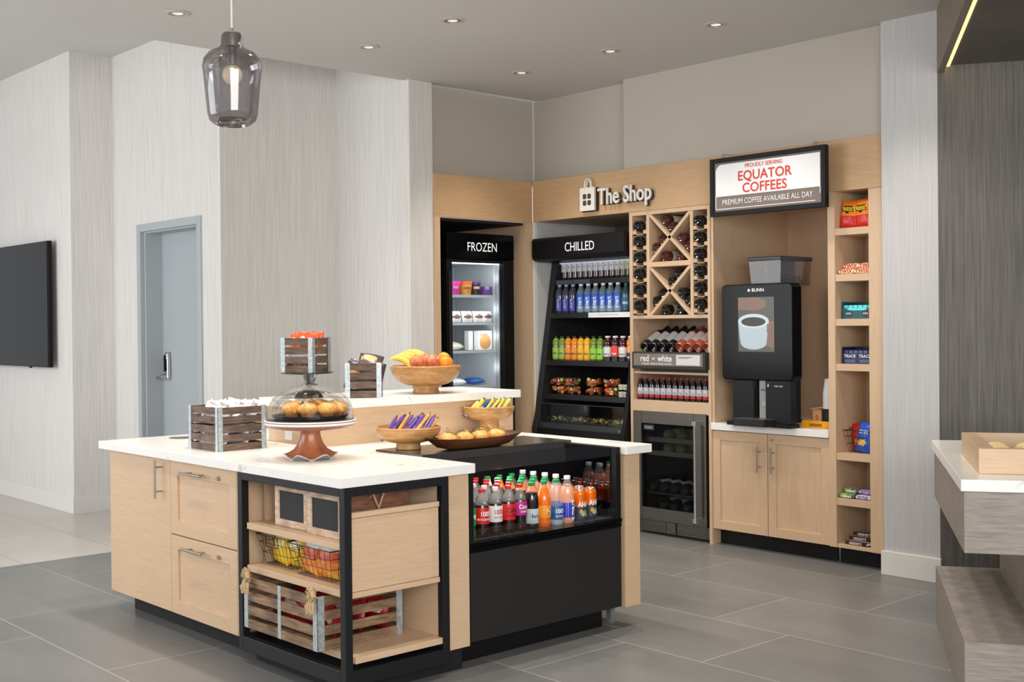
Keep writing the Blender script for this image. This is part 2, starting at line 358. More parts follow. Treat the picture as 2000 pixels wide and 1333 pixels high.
for (x, y) in [(-6.221, 3.148), (-5.353, 4.424), (-4.426, 5.672), (-6.205, 4.439), (-5.301, 5.699), (-6.154, 5.704), (-5.33, 3.148), (-4.43, 4.42), (-4.43, 3.148), (-3.5, 4.42), (-3.5, 5.68), (-3.5, 3.148), (-5.33, 1.87), (-4.43, 1.87)]:  # last eight carry the grid on without fixtures, added for overhead light
    l = D.lights.new('downlight', 'SPOT'); l.energy = 60; l.spot_size = R(100); l.spot_blend = .8; l.shadow_soft_size = .06; l.color = (1, .93, .82)
    q = D.objects.new('downlight_lamp', l); COL.objects.link(q); q.location = (x, y, ZC-.03)
# pendant
t = thing('pendant_lamp', 'smoked glass bottle-shaped pendant lamp with a frosted globe bulb on a white cord', 'pendant lamp', (-4.62, 2.588, 2.366))
XP = T(-4.62, 2.588, 2.366)
g = MB().lathe([(.062, .0), (.075, .004), (.098, .022), (.106, .05), (.121, .21), (.126, .255), (.120, .285), (.098, .312), (.058, .332), (.046, .345), (.044, .385), (.038, .395), (.02, .397)], 48, X=XP)
g.f = [q for q in g.f if len(q) == 4]; g.m = g.m[:len(g.f)]; g.s = g.s[:len(g.f)]
g.build('lamp_shade', glass_s, t)
MB().lathe([(.058, .012), (.062, .0), (.064, .01), (.058, .03)], 40, X=XP).build('glass_rim', glassm('rim_glass', (215, 210, 206), .4), t)
MB().lathe([(.0, .40), (.036, .40), (.038, .388), (.034, .34), (.026, .335), (.0, .335)], 32, X=XP).build('lamp_cap', M((176, 172, 168), .35, metal=.4), t)
MB().lathe([(.0, .335), (.02, .335), (.021, .28), (.018, .262), (.0, .262)], 24, X=XP).build('socket', M((150, 148, 146), .4, metal=.3), t)
bm_, nt_, p_, L_ = new('frosted_bulb'); setp(p_, (236, 222, 200), .35, em=(255, 224, 180), ems=.25)
MB().blob((0, 0, .218), .042, 24, X=XP).build('light_bulb', bm_, t)
MB().cyl((-4.62, 2.588, 2.766), (-4.62, 2.588, ZC), .0045, 8).build('cord', white, t)
MB().cyl((-4.62, 2.588, 2.76), (-4.62, 2.588, 2.785), .007, 12).build('cord_grip', nickel, t)
# ================================================================ shop joinery
t = thing('shop_header', 'oak header board running above the shop cabinets to the corner', 'header board', (-5.3, 6.44, 2.297))
MB().box(-6.815, 6.425, 2.297, -3.79, 6.445, 2.612).build('front_board', woodS, t, .002)
MB().box(-6.815, 6.446, 2.2975, -3.79, 7.4, 2.315).box(-6.815, 6.445, 2.594, -3.79, 6.55, 2.612).build('underside_board', woodH, t)
t = thing('shop_header', 'oak header board above the frozen cabinet, left of the corner', 'header board', (-6.83, 5.94, 2.29))
MB().box(-6.845, 5.45, 2.29, -6.82, 6.425, 2.607).build('front_board', woodS, t, .002)
MB().box(-6.94, 5.45, 2.59, -6.845, 6.55, 2.607).build('top_board', woodH, t)
# frozen surround
t = thing('cabinet_surround', 'tall oak side panels framing the frozen cabinet', 'cabinet surround', (-7.2, 5.95, 0))
MB().box(-7.7, 5.452, 0, -6.82, 5.50, 2.29).build('side_panel', woodV, t)
MB().box(-7.7, 6.36, 0, -6.82, 6.43, 2.29).build('side_panel', woodV, t)
MB().box(-7.75, 5.452, 0, -7.7, 6.43, 2.29).box(-7.7, 5.50, 2.27, -6.86, 6.36, 2.29).build('back_panel', M((40, 34, 30), .8), t)
# chilled niche: pale side panel and dark back
t = thing('cabinet_surround', 'pale laminate side panel left of the chilled cabinet', 'cabinet surround', (-6.3, 6.9, 0))
MB().box(-6.835, 6.452, 0, -6.80, 7.4, 2.297).build('side_panel', M((206, 206, 204), .5, var=.015, scale=5), t)
MB().box(-6.80, 7.35, 0, -5.815, 7.4, 2.297).build('back_panel', M((120, 116, 110), .7), t)
# ---------------- wine unit
WX0, WX1 = -5.812, -5.082
t = thing('wine_cabinet', 'tall oak wine unit with crossed bottle racks above and shelves below', 'wine cabinet', (-5.45, 6.65, 0))
MB().box(WX0, 6.43, 0, WX0+.03, 7.0, 2.297).build('side_panel', woodV, t, .001)
MB().box(-5.105, 6.43, 0, WX1+.0, 7.0, 2.297).build('side_panel', woodV, t, .001)
MB().box(WX0+.03, 6.82, .9, -5.105, 6.84, 2.297).build('back_panel', M((150, 128, 104), .6), t)
for z0, z1 in ((1.53, 1.554), (1.895, 1.93), (2.268, 2.297), (.87, .953)):
    x0, x1 = (WX0+.03, -5.105)
    if z0 == 1.895: x0, x1 = -5.623, -5.254
    MB().box(x0, 6.43, z0, x1, 6.82, z1).build('shelf', woodH, t, .001)
MB().box(WX0+.03, 6.44, 1.14, -5.105, 6.82, 1.155).build('shelf', woodH, t)
MB().box(-5.65, 6.432, 1.554, -5.623, 6.82, 2.268).build('divider', woodV, t)
MB().box(-5.254, 6.432, 1.554, -5.228, 6.82, 2.268).build('divider', woodV, t)
for zb, zt in ((1.554, 1.895), (1.93, 2.268)):
    for s in (-1, 1):
        a = MB(); cx, cz, hw, hh = -5.4385, (zb+zt)/2, .1845, (zt-zb)/2; L = math.hypot(hw, hh); th = .011; nx, nz = hh/L*th, hw/L*th
        pl = [(-hw, s*-hh), (hw, s*hh)]
        A = Vector((cx-hw, 0, cz-s*hh)); B = Vector((cx+hw, 0, cz+s*hh)); n = Vector((-(B.z-A.z), 0, B.x-A.x)).normalized()*th
        d = (B-A).normalized()*.012; A += d*0; B -= d*0
        P = [A+n, B+n, B-n, A-n]
        a.add([(q.x, 6.434, q.z) for q in P]+[(q.x, 6.80, q.z) for q in P], [(3, 2, 1, 0), (4, 5, 6, 7), (0, 1, 5, 4), (1, 2, 6, 5), (2, 3, 7, 6), (3, 0, 4, 7)])
        a.build('rack_brace', woodH, t)
slotL = [1.587, 1.70, 1.813, 1.93, 2.043, 2.156]
for xa, xb in ((-5.782, -5.65), (-5.228, -5.105)):
    for z in slotL:
        zt_ = z; w_ = .034 if xa < -5.5 else .031
        b = MB(); b.box(xa, 6.436, z-.026, xa+w_, 6.456, z+.006); b.box(xb-w_, 6.436, z-.026, xb, 6.456, z+.006)
        b.box(xa, 6.436, z-.026, xb, 6.456, z-.020)
        b.build('bottle_cradle', woodH, t); b = MB()
        b.box(xa, 6.70, z-.026, xa+w_, 6.72, z+.006); b.box(xb-w_, 6.70, z-.026, xb, 6.72, z+.006); b.box(xa, 6.70, z-.026, xb, 6.72, z-.020)
        b.build('bottle_cradle', woodH, t)
# lower wine sign strip: top 1.30 bottom 1.18, proud of the unit
sg = MB().box(-5.755, 6.385, 1.178, -5.095, 6.43, 1.297).build('sign_box', M((44, 42, 42), .5), t, .003)
MB().box(-5.735, 6.381, 1.20, -5.115, 6.386, 1.285).build('sign_face', M((128, 116, 108), .5, var=.02), sg)
MB().box(-5.342, 6.378, 1.207, -5.135, 6.382, 1.278).box(-5.32, 6.3765, 1.262, -5.20, 6.378, 1.265, 1).box(-5.32, 6.3765, 1.255, -5.23, 6.378, 1.2575, 1).build('price_card', [M((214, 214, 214), .5), M((90, 90, 90), .5)], sg)
MB().text('red', .062, FY(-5.63, 6.379, 1.25), 0, .02, sx=.95).text('or', .03, FY(-5.548, 6.379, 1.252), 0, .02).text('white', .062, FY(-5.445, 6.379, 1.25), 0, .02, sx=.92)\
    .text('CHILLED WINE IN WINE COOLER', .018, FY(-5.52, 6.379, 1.213), 0, .01).build('sign_lettering', white, sg)
# ---------------- wine fridge
t = thing('wine_fridge', 'stainless wine fridge with glass door below the wine shelves', 'wine fridge', (-5.45, 6.75, 0))
MB().box(-5.78, 6.49, .02, -5.766, 7.05, .868).box(-5.12, 6.49, .02, -5.106, 7.05, .868).box(-5.766, 6.49, .12, -5.12, 7.05, .135).box(-5.766, 6.49, .85, -5.12, 7.05, .868).box(-5.766, 7.0, .12, -5.12, 7.05, .86).build('body', M((16, 17, 18), .5, spec=.2, var=.05), t)
d = MB(); d.box(-5.78, 6.42, .106, -5.703, 6.465, .875); d.box(-5.228, 6.42, .106, -5.120, 6.465, .875); d.box(-5.703, 6.42, .788, -5.228, 6.465, .875); d.box(-5.703, 6.42, .106, -5.228, 6.465, .193)
dr = d.build('door', stainless, t, .002)
MB().box(-5.703, 6.44, .193, -5.228, 6.446, .788).build('glass_pane', glass_w, dr)
MB().cyl((-5.182, 6.372, .135), (-5.182, 6.372, .825), .0095, 14).box(-5.196, 6.365, .80, -5.168, 6.42, .828).box(-5.196, 6.365, .135, -5.168, 6.42, .165).build('handle', chrome, dr)
MB().box(-5.695, 6.436, .742, -5.60, 6.44, .776, 0).text('Perlick', .024, FY(-5.648, 6.435, .759), 1).build('badge', [M((70, 72, 74), .3), M((190, 190, 190), .4)], dr)
g = MB(); g.box(-5.78, 6.45, .02, -5.106, 6.47, .10)
for k in range(5): g.box(-5.76, 6.44, .028+k*.015, -5.50, 6.452, .034+k*.015); g.box(-5.40, 6.44, .028+k*.015, -5.14, 6.452, .034+k*.015)
g.build('vent_grille', stainless, t); MB().box(-5.49, 6.438, .022, -5.41, 6.452, .10).build('latch_plate', stainless, t)
for z in (.684, .589):
    MB().box(-5.74, 6.475, z-.03, -5.15, 6.495, z+.004).build('shelf_front', M((92, 90, 88), .4, metal=.5), t)
    MB().box(-5.74, 6.495, z-.025, -5.15, 6.98, z-.018).build('shelf', M((40, 40, 42), .5), t)
for z in (.298, .180): MB().box(-5.74, 6.475, z-.012, -5.15, 6.98, z-.004).build('shelf', M((46, 46, 48), .5), t)
# ---------------- coffee niche, counter, cabinet
t = thing('coffee_alcove', 'deep oak-lined alcove holding the coffee machine', 'alcove', (-4.63, 7.0, .824))
MB().box(-5.082, 6.44, .824, -5.062, 7.32, 2.297).build('side_panel', woodV, t)
MB().box(-5.062, 7.30, .824, -4.17, 7.32, 2.297).build('back_panel', woodV, t)
MB().box(-5.062, 6.45, 2.28, -4.17, 7.30, 2.2965).build('top_panel', woodH, t)
o = tag(MB().box(-5.08, 6.42, .777, -4.17, 7.30, .824).build('countertop', quartz, bevel=.002), 'white veined quartz countertop under the coffee machine', 'countertop')
def shaker(mb, x0, x1, z0, z1, yf, th=.022, st=.06, rec=.010):
    """shaker front facing -Y with a recessed centre"""
    mb.box(x0, yf+rec, z0, x1, yf+th, z1)
    mb.box(x0, yf, z0, x0+st, yf+rec, z1); mb.box(x1-st, yf, z0, x1, yf+rec, z1); mb.box(x0+st, yf, z1-st, x1-st, yf+rec, z1); mb.box(x0+st, yf, z0, x1-st, yf+rec, z0+st); return mb
t = thing('base_cabinet', 'oak base cabinet with two panelled doors under the coffee machine', 'cabinet', (-4.64, 6.75, 0))
MB().box(-5.08, 6.462, .106, -4.17, 7.1, .775).build('body', woodV, t)
MB().box(-5.08, 6.52, 0, -4.17, 6.54, .106).build('toe_kick', blackm, t)
for x0, x1, hx in ((-5.08, -4.637, -4.69), (-4.631, -4.172, -4.585)):
    dr = shaker(MB(), x0, x1, .108, .77, 6.44).build('door', woodV, t, .001)
    MB().cyl((hx, 6.405, .52), (hx, 6.405, .69), .0055, 12).cyl((hx, 6.405, .555), (hx, 6.44, .555), .0045, 10).cyl((hx, 6.405, .655), (hx, 6.44, .655), .0045, 10).build('handle', nickel, dr)
    if hx > -4.6: MB().cyl((-4.60, 6.44, .735), (-4.60, 6.43, .735), .009, 14).build('lock', nickel, dr)
# ---------------- snack tower
t = thing('shelf_tower', 'tall narrow oak shelf tower of snacks right of the coffee machine', 'shelf unit', (-3.98, 6.6, 0))
MB().box(-4.168, 6.43, .106, -4.118, 6.80, 2.297).build('side_panel', woodV, t, .001)
MB().box(-3.885, 6.43, .106, -3.795, 6.80, 2.297).build('side_panel', woodV, t, .001)
MB().box(-4.118, 6.78, .106, -3.885, 6.80, 2.297).build('back_panel', woodV, t)
SH = [2.07, 1.787, 1.514, 1.238, .689, .411, .128]
for z in SH: MB().box(-4.118, 6.435, z-.043 if z > .2 else .106, -3.885, 6.78, z).build('shelf', woodH, t, .001)
MB().box(-4.15, 6.52, 0, -3.80, 6.54, .106).build('toe_kick', blackm, t)
# ---------------- frozen cabinet (door faces +X)
t = thing('freezer_cabinet', 'black upright glass-door freezer lettered FROZEN', 'freezer', (-7.2, 5.94, 0))
FI = M((196, 202, 206), .45, var=.01)
b = MB(); b.box(-7.6, 5.60, .02, -6.93, 5.645, 2.19); b.box(-7.6, 6.225, .02, -6.93, 6.27, 2.19); b.box(-7.6, 5.60, .02, -7.56, 6.27, 2.19); b.box(-7.6, 5.6, 1.99, -6.93, 6.27, 2.19); b.box(-7.6, 5.6, .02, -6.93, 6.27, .4)
b.build('body', black, t)
b = MB(); b.box(-7.556, 5.646, .42, -7.54, 6.224, 1.985); b.box(-7.54, 5.646, .42, -6.94, 5.65, 1.985); b.box(-7.54, 6.19, .42, -6.94, 6.224, 1.985); b.box(-7.54, 5.65, .41, -6.94, 6.19, .43); b.box(-7.54, 5.65, 1.975, -6.94, 6.19, 1.985)
for yy in (5.656, 6.18):
    for xx in (-7.5, -7.0): b.box(xx-.012, yy-.004, .43, xx+.012, yy+.004, 1.97, 0)
b.build('liner', FI, t)
fl, nt_, p_, L_ = new('freezer_lamp'); setp(p_, (255, 255, 255), .5, em=(240, 248, 255), ems=4)
MB().box(-6.965, 5.66, 1.962, -6.94, 6.18, 1.972).build('interior_lamp', fl, t)
for zz in (1.86, 1.62, 1.41, 1.17, .8):  # unseen strips inside the door, added to brighten the freezer contents
    l = D.lights.new('freezer_fill', 'AREA'); l.shape = 'RECTANGLE'; l.size = .5; l.size_y = .03; l.energy = .55
    q = D.objects.new('freezer_fill', l); COL.objects.link(q); q.location = (-6.955, 5.92, zz); q.rotation_euler = (R(90), 0, R(90))
for z in (1.728, 1.517, 1.303, 1.03): MB().box(-7.52, 5.655, z-.012, -6.99, 6.185, z-.004).box(-6.995, 5.655, z-.02, -6.985, 6.185, z).build('shelf', M((222, 226, 228), .4), t)
d = MB(); d.box(-6.925, 5.60, .1, -6.872, 5.652, 1.99); d.box(-6.925, 6.165, .1, -6.872, 6.27, 1.99); d.box(-6.925, 5.652, .1, -6.872, 6.165, .5); d.box(-6.925, 5.652, 1.968, -6.872, 6.165, 1.99)
dr = d.build('door', black, t, .003)
MB().box(-6.90, 5.652, .5, -6.894, 6.165, 1.968).build('glass_pane', glass_d, dr)
MB().box(-6.872, 5.606, .7, -6.85, 5.628, 1.9).build('handle', M((34, 34, 35), .3), dr, .004)
h = MB().box(-6.925, 5.60, 1.992, -6.868, 6.27, 2.188).build('header', glossblk, t, .004)
MB().text('FROZEN', .096, FX(-6.866, 5.945, 2.083), 0, -.002, sx=.83).build('header_lettering', M((250, 250, 250), .5, var=0, em=(255, 255, 255), ems=.35), h)
# ---------------- chilled open cabinet
t = thing('chiller_cabinet', 'black open-front chiller lettered CHILLED', 'chiller', (-6.28, 6.85, 0))
def sidep(x0, x1, y_b=6.37, y_t=6.60):
    b = MB(); P = [(y_b, .0), (y_b, .70), (y_b+.03, .80), (y_t, 1.96), (y_t, 2.05), (7.3, 2.05), (7.3, 0)]
    return b.add([(x0, y, z) for y, z in P]+[(x1, y, z) for y, z in P], [tuple(range(6, -1, -1)), tuple(range(7, 14))]+[(i, (i+1) % 7, 7+(i+1) % 7, 7+i) for i in range(7)])
sidep(-6.79, -6.735).build('side_panel', M((44, 43, 44), .4, spec=.3), t, .004)
sidep(-5.86, -5.825).build('side_panel', black, t, .004)
MB().box(-6.735, 6.37, 0, -5.86, 6.44, .70).box(-6.735, 6.44, .66, -5.86, 7.25, .70).build('base_panel', black, t)
MB().box(-6.735, 7.2, .70, -5.86, 7.25, 2.05).box(-6.735, 6.60, 1.98, -5.86, 7.25, 2.05).build('back_panel', M((14, 14, 18), .5), t)
b = MB(); P = [(6.395, 2.0), (6.385, 2.02), (6.385, 2.145), (6.40, 2.163), (6.70, 2.163), (6.70, 1.975), (6.42, 1.985)]
b.add([(-6.79, y, z) for y, z in P]+[(-5.825, y, z) for y, z in P], [tuple(range(6, -1, -1)), tuple(range(7, 14))]+[(i, (i+1) % 7, 7+(i+1) % 7, 7+i) for i in range(7)])
h = b.build('header', M((20, 18, 19), .4, spec=.2, var=.03), t, .006)
MB().text('CHILLED', .096, FY(-6.27, 6.383, 2.075), 0, -.001, sx=.83).build('header_lettering', M((250, 250, 250), .5, var=0, em=(255, 255, 255), ems=.3), h)
for z, yf in ((1.845, 6.60), (1.585, 6.53), (1.222, 6.475), (.962, 6.455), (.745, 6.44)):
    s = MB().box(-6.73, yf, z-.014, -5.86, 7.18, z-.002).build('shelf', M((24, 24, 26), .4), t)
    if z > .8: MB().box(-6.73, yf-.012, z-.042, -5.86, yf, z-.002).build('price_rail', M((34, 34, 36), .35), s)
    if z == 1.845: MB().box(-6.725, yf-.015, z-.036, -6.545, yf-.012, z-.006).build('price_strip', M((70, 92, 100), .4), s); MB().box(-6.535, yf-.015, z-.036, -6.36, yf-.012, z-.006).build('price_strip', M((70, 92, 100), .4), s)
    if z == 1.585: MB().box(-6.31, yf-.015, z-.040, -5.862, yf-.012, z-.002).box(-6.20, yf-.0155, z-.022, -6.0, yf-.015, z-.019, 1).build('price_strip', [white, M((150, 150, 150))], s)
# front glass of the bottom tray
MB().box(-6.73, 6.408, .745, -5.86, 6.413, .888).build('tray_glass', glass, t)
MB().box(-6.73, 6.40, .70, -5.86, 6.42, .742).box(-6.73, 6.405, .886, -5.86, 6.416, .891).build('glass_rail', M((60, 60, 62), .3), t)
for xx in (-6.70, -5.89): MB().cyl((xx, 6.40, .716), (xx, 6.392, .716), .009, 12).build('bolt', chrome, t)
MB().box(-6.72, 6.62, 1.968, -5.87, 6.64, 1.976).build('interior_lamp', M((200, 215, 225), .5, var=0, em=(225, 235, 255), ems=.35), t)
# ================================================================ signs
t = thing('shop_sign', 'white raised lettering with a shopping bag symbol on the oak header', 'sign', (-5.9, 6.415, 2.33))
XS = FY(-6.185, 6.40, 2.335)
b = MB(); b.prism([(-.075, 0), (.075, 0), (.075, .172), (-.075, .172)], 0, .018, 0, XS)
b.build('bag_symbol', offw, t, .001)
MB().prism([(-.070, -.006), (.082, -.006), (.082, .168), (-.070, .168)], -.022, -.001, 0, XS).build('bag_backing', M((50, 38, 30), .6), t)
b = MB()
for sx in (-1, 1):
    for sz in (0, 1):
        cx, cz = sx*.0235, .058+sz*.048; n = 12; pl = []
        for k in range(n):
            a = 2*PI*(k+.5)/n; pl.append((cx+.018*max(-1, min(1, 1.25*math.cos(a))), cz+.019*max(-1, min(1, 1.25*math.sin(a)))))
        b.prism(pl, .018, .0195, 0, XS)
b.build('bag_window', M((70, 58, 48), .6), t)
hd = [Vector((-.034, .165, .006)), Vector((-.033, .205, .006)), Vector((-.022, .23, .006)), Vector((0, .238, .006)), Vector((.022, .23, .006)), Vector((.033, .205, .006)), Vector((.034, .165, .006))]
MB().tube(hd, .0055, 8, X=XS).tube([Vector((p.x*.62, .165+(p.y-.165)*.78, .0)) for p in hd], .0045, 8, X=XS).build('bag_handle', offw, t)
MB().text('The Shop', .168, FY(-5.825, 6.397, 2.423), 0, .012, .05, sx=.80).build('lettering', offw, t)
MB().text('The Shop', .168, FY(-5.818, 6.408, 2.418), 0, .016, .04, sx=.80).build('lettering_backing', M((50, 38, 30), .6), t)
# hanging coffee sign
t = thing('hanging_sign', 'black-framed hanging coffee sign with large red letters', 'sign', (-4.535, 6.31, 2.196))
x0, x1, z0, z1, yf = -4.977, -4.097, 2.196, 2.575, 6.30
b = MB(); fw = .03
b.box(x0, yf, z0, x0+fw, yf+.04, z1); b.box(x1-fw, yf, z0, x1, yf+.04, z1); b.box(x0+fw, yf, z0, x1-fw, yf+.04, z0+fw); b.box(x0+fw, yf, z1-fw, x1-fw, yf+.04, z1)
b.build('sign_frame', black, t, .002)
MB().box(x0+fw, yf+.012, z0+fw, x1-fw, yf+.03, z1-fw).build('sign_board', M((126, 112, 104), .5, var=.01), t)
def rrect(xa, za, xb, zb, rad, corners):
    out = []
    for (cx, cz, a0, k) in ((xb, zb, 0, 0), (xa, zb, 90, 1), (xa, za, 180, 2), (xb, za, 270, 3)):
        if k in corners:
            ox = cx-rad if cx == xb else cx+rad; oz = cz-rad if cz == zb else cz+rad
            for q in range(7): a = R(a0+15*q); out.append((ox+rad*math.cos(a), oz+rad*math.sin(a)))
        else: out.append((cx, cz))
    return out
XX = T(0, yf+.011, 0) @ RX(PI/2)
pw = M((244, 244, 246), .5, var=0)
MB().prism(rrect(x0+.042, z0+.128, x1-.042, z1-.042, .05, (1,)), 0, .001, 0, XX).build('white_panel', pw, t)
tb = MB()
for pa, pb in (((x0+.042, z0+.128), (x0+.042, z0+.045)), ((x0+.042, z0+.045), (x1-.08, z0+.045)), ((x1-.042, z0+.09), (x1-.042, z0+.128))):
    dx = .0022; tb.box(min(pa[0], pb[0])-dx, yf+.0095, min(pa[1], pb[1])-dx, max(pa[0], pb[0])+dx, yf+.0115, max(pa[1], pb[1])+dx)
tb.text('PREMIUM COFFEE AVAILABLE ALL DAY', .050, FY((x0+x1)/2, yf+.009, z0+.086), 0, .0, sx=.80)
tb.build('white_lettering', pw, t)
red = M((214, 62, 44), .5, var=0)
MB().text('PROUDLY SERVING', .036, FY(-4.555, yf+.008, z1-.068), 0, .010, sx=.92).text('EQUATOR', .086, FY(-4.55, yf+.008, z1-.133), 0, .016, sx=1.02).text('COFFEES', .086, FY(-4.55, yf+.008, z1-.212), 0, .016, sx=1.02).build('red_lettering', red, t)
for xx in (-4.88, -4.18): MB().tube([(xx-.012, yf+.02, z1+.012), (xx, yf+.02, z1+.028), (xx+.012, yf+.02, z1+.012), (xx, yf+.02, z1)], .0025, 6, closed=True).tube([(xx, yf+.02, z1+.025), (xx, yf+.09, z1+.03), (xx, yf+.145, z1+.03)], .002, 6).build('hook', chrome, t)
# ================================================================ coffee machine
t = thing('coffee_machine', 'tall black coffee machine with a touch screen and bean hopper', 'coffee machine', (-4.63, 6.65, .824))
bx0, bx1, by = -4.925, -4.372, 6.35
b = MB(); b.prism(rrect(bx0, 1.125, bx1, 1.745, .03, (0, 1, 2, 3)), 0, .10, 0, T(0, by+.10, 0) @ RX(PI/2))
dr = b.build('front_door', glossblk, t, .006)
XI = FY(-4.65, by-.001, 1.484); sw, sh = .1405, .176
b = MB(); b.prism([(-sw, -sh), (sw, -sh), (sw, sh), (-sw, sh)], 0, .001, 0, XI)
b.prism([(-sw, sh*.55), (-sw, sh), (sw*.1, sh), (sw*.55, sh*.86), (sw*.5, sh*.62), (0, sh*.5)], .001, .0014, 1, XI)
b.prism([(.45*sw, -.75*sh), (sw, -.9*sh), (sw, .12*sh), (.7*sw, .1*sh), (.45*sw, -.2*sh)], .001, .0014, 1, XI)
b.prism([(-sw, -.55*sh), (-.78*sw, -.62*sh), (-.7*sw, -.1*sh), (-sw, .15*sh)], .001, .0014, 1, XI)
cup = [(.86*sw*math.cos(a)-.02, .26*sh*math.sin(a)+.12*sh) for a in [R(k*15) for k in range(0, 13)]]
cup += [(-.86*sw-.02, .12*sh), (-.74*sw-.02, -.62*sh)]+[(.72*sw*math.cos(a)-.02, .24*sh*math.sin(a)-.68*sh) for a in [R(180+k*15) for k in range(13)]]
b.prism(cup, .0014, .002, 2, XI)
b.prism([(.86*sw*math.cos(a)-.02, .27*sh*math.sin(a)+.12*sh) for a in [R(k*15) for k in range(24)]], .002, .0022, 3, XI)
b.prism([(.68*sw*math.cos(a)-.02, .17*sh*math.sin(a)+.10*sh) for a in [R(k*15) for k in range(24)]], .0022, .0025, 4, XI)
b.prism([(.6*sw, -.3*sh), (.86*sw, -.34*sh), (.9*sw, .0), (.62*sw, .02*sh)], .0025, .003, 1, XI)
sm = lambda c, e=.3: M(c, .3, var=0, em=c, ems=e)
b.build('screen', [sm((70, 66, 62)), sm((112, 84, 70)), sm((160, 176, 184)), sm((180, 192, 196)), sm((34, 20, 16))], dr)
MB().text('BUNN', .030, FY(-4.635, by-.001, 1.705), 0, .02, sx=1.15).prism([(-.012, 0), (0, -.012), (.012, 0), (0, .012)], 0, .001, 0, FY(-4.705, by-.0005, 1.705)).build('brand_lettering', white, dr)
MB().box(bx0+.02, by+.10, 1.12, -4.66, 6.85, 1.735).build('body', M((26, 26, 28), .35, spec=.2), t, .008)
MB().box(-4.90, 6.43, .83, -4.73, 6.85, 1.12).box(-4.73, 6.64, .83, -4.62, 6.80, 1.12).build('lower_body', M((26, 27, 31), .3, spec=.2), t, .003)
MB().box(-4.90, 6.36, .8245, -4.40, 6.46, .85).box(-4.90, 6.46, .8245, -4.64, 6.85, .845).build('base', M((20, 20, 22), .3, spec=.2), t, .003)
MB().box(-4.60, 6.375, .8505, -4.405, 6.43, 1.125).build('grinder_housing', M((28, 29, 32), .35, spec=.2), t, .003)
b = MB(); b.box(-4.74, 6.60, .87, -4.60, 6.62, 1.12); b.build('splash_panel', grain('brushed', (150, 146, 138), (196, 192, 184), (200, 200, 3), .3, metal=1), t)
MB().box(-4.672, 6.41, .87, -4.60, 6.43, 1.12).text('Decaf', .02, FY(-4.636, 6.408, 1.06), 1).text('G2', .03, FY(-4.63, 6.408, .97), 2, .03).build('dispense_label', [M((150, 150, 148), .4, metal=.4), M((60, 60, 62)), M((240, 238, 232))], t)
MB().prism([(-4.80, 6.30), (-4.56, 6.30), (-4.50, 6.42), (-4.80, 6.42)], .828, .875).build('drip_tray', M((24, 24, 26), .25), t, .003)
MB().prism([(-4.795, 6.305), (-4.563, 6.305), (-4.507, 6.415), (-4.795, 6.415)], .875, .878).build('drip_grid', M((110, 108, 106), .35, metal=.8), t)
MB().prism([(0, 0), (.014, 0), (.007, .022)], 0, .001, 0, FY(-4.585, 6.374, 1.085)).text('single origin', .014, FY(-4.50, 6.374, 1.09), 0).build('housing_lettering', white, t)
MB().cyl((-4.70, 6.40, 1.125), (-4.70, 6.40, 1.08), .014, 14).build('spout', blackm, t)
# hopper
hx0, hx1, hy0, hy1 = -4.80, -4.548, 6.48, 6.82
sh_ = MB(); P0 = [(hx0+.012, hy0+.01), (hx1-.012, hy0+.01), (hx1-.012, hy1), (hx0+.012, hy1)]; P1 = [(hx0, hy0), (hx1, hy0), (hx1, hy1), (hx0, hy1)]
sh_.add([(x, y, 1.737) for x, y in P0]+[(x, y, 1.90) for x, y in P1], [(0, 1, 5, 4), (1, 2, 6, 5), (2, 3, 7, 6), (3, 0, 4, 7)])
hp = sh_.build('bean_hopper', glassm('hopper_plastic', (232, 224, 216), .2, .05), t)
MB().box(hx0-.008, hy0-.008, 1.90, hx1+.008, hy1+.008, 1.925).build('lid', M((22, 20, 20), .3), hp, .004)
MB().box(-4.677, hy0+.025, 1.74, -4.674, hy1, 1.90).build('divider', M((60, 54, 50), .3), hp)
b = MB(); rnd = random.Random(3)
for k in range(150):
    x = rnd.uniform(-4.76, -4.59); y = rnd.uniform(6.52, 6.80); q = 1-abs(((x+4.58) % .09)/.045-.9)*.5
    b.blob((x, y, 1.745+rnd.uniform(0, .075)*q), (.009, .007, .006), 6)
o = b.build('coffee_beans', M((58, 34, 24), .45), hp); o['kind'] = 'stuff'
# ================================================================ right-hand bar
t = thing('bar_counter', 'grey wood bar with a white quartz top at the right edge of the picture', 'bar counter', (-1.6, 5.3, 0))
XB = bar_frame((-2.2, 4.274, 0)); XL = 3.0
MB().box(0, 0, .855, XL, 1.56, .9, X=XB).build('countertop', quartz, t, .002)
MB().box(.012, .015, .62, XL, 1.54, .855, X=XB).build('apron', greywood, t, .001)
MB().box(.30, .25, .28, XL, 1.42, .62, X=XB).build('recessed_panel', greywood, t)
MB().box(.012, .03, 0, XL, 1.50, .28, X=XB).build('plinth', greywood, t, .001)
# ================================================================ island
ZT = .897
# worktop: one continuous slab with a cut-out for the display case
b = MB(); b.prism([(-6.24, 2.67), (-3.955, 2.67), (-3.955, 3.372), (-4.70, 3.372), (-4.70, 4.345), (-3.955, 4.345), (-3.955, 4.53), (-6.24, 4.53)], .856, ZT)
ct = tag(b.build('countertop', quartz, bevel=.002), 'white veined quartz worktop of the central island', 'countertop')
MB().lathe([(.062, ZT-.001), (.062, ZT+.003), (.052, ZT+.003), (.05, ZT+.0005), (0, ZT+.0005)], 32, X=T(-6.05, 3.05, 0)).build('grommet', M((120, 106, 92), .35, metal=.5), ct)
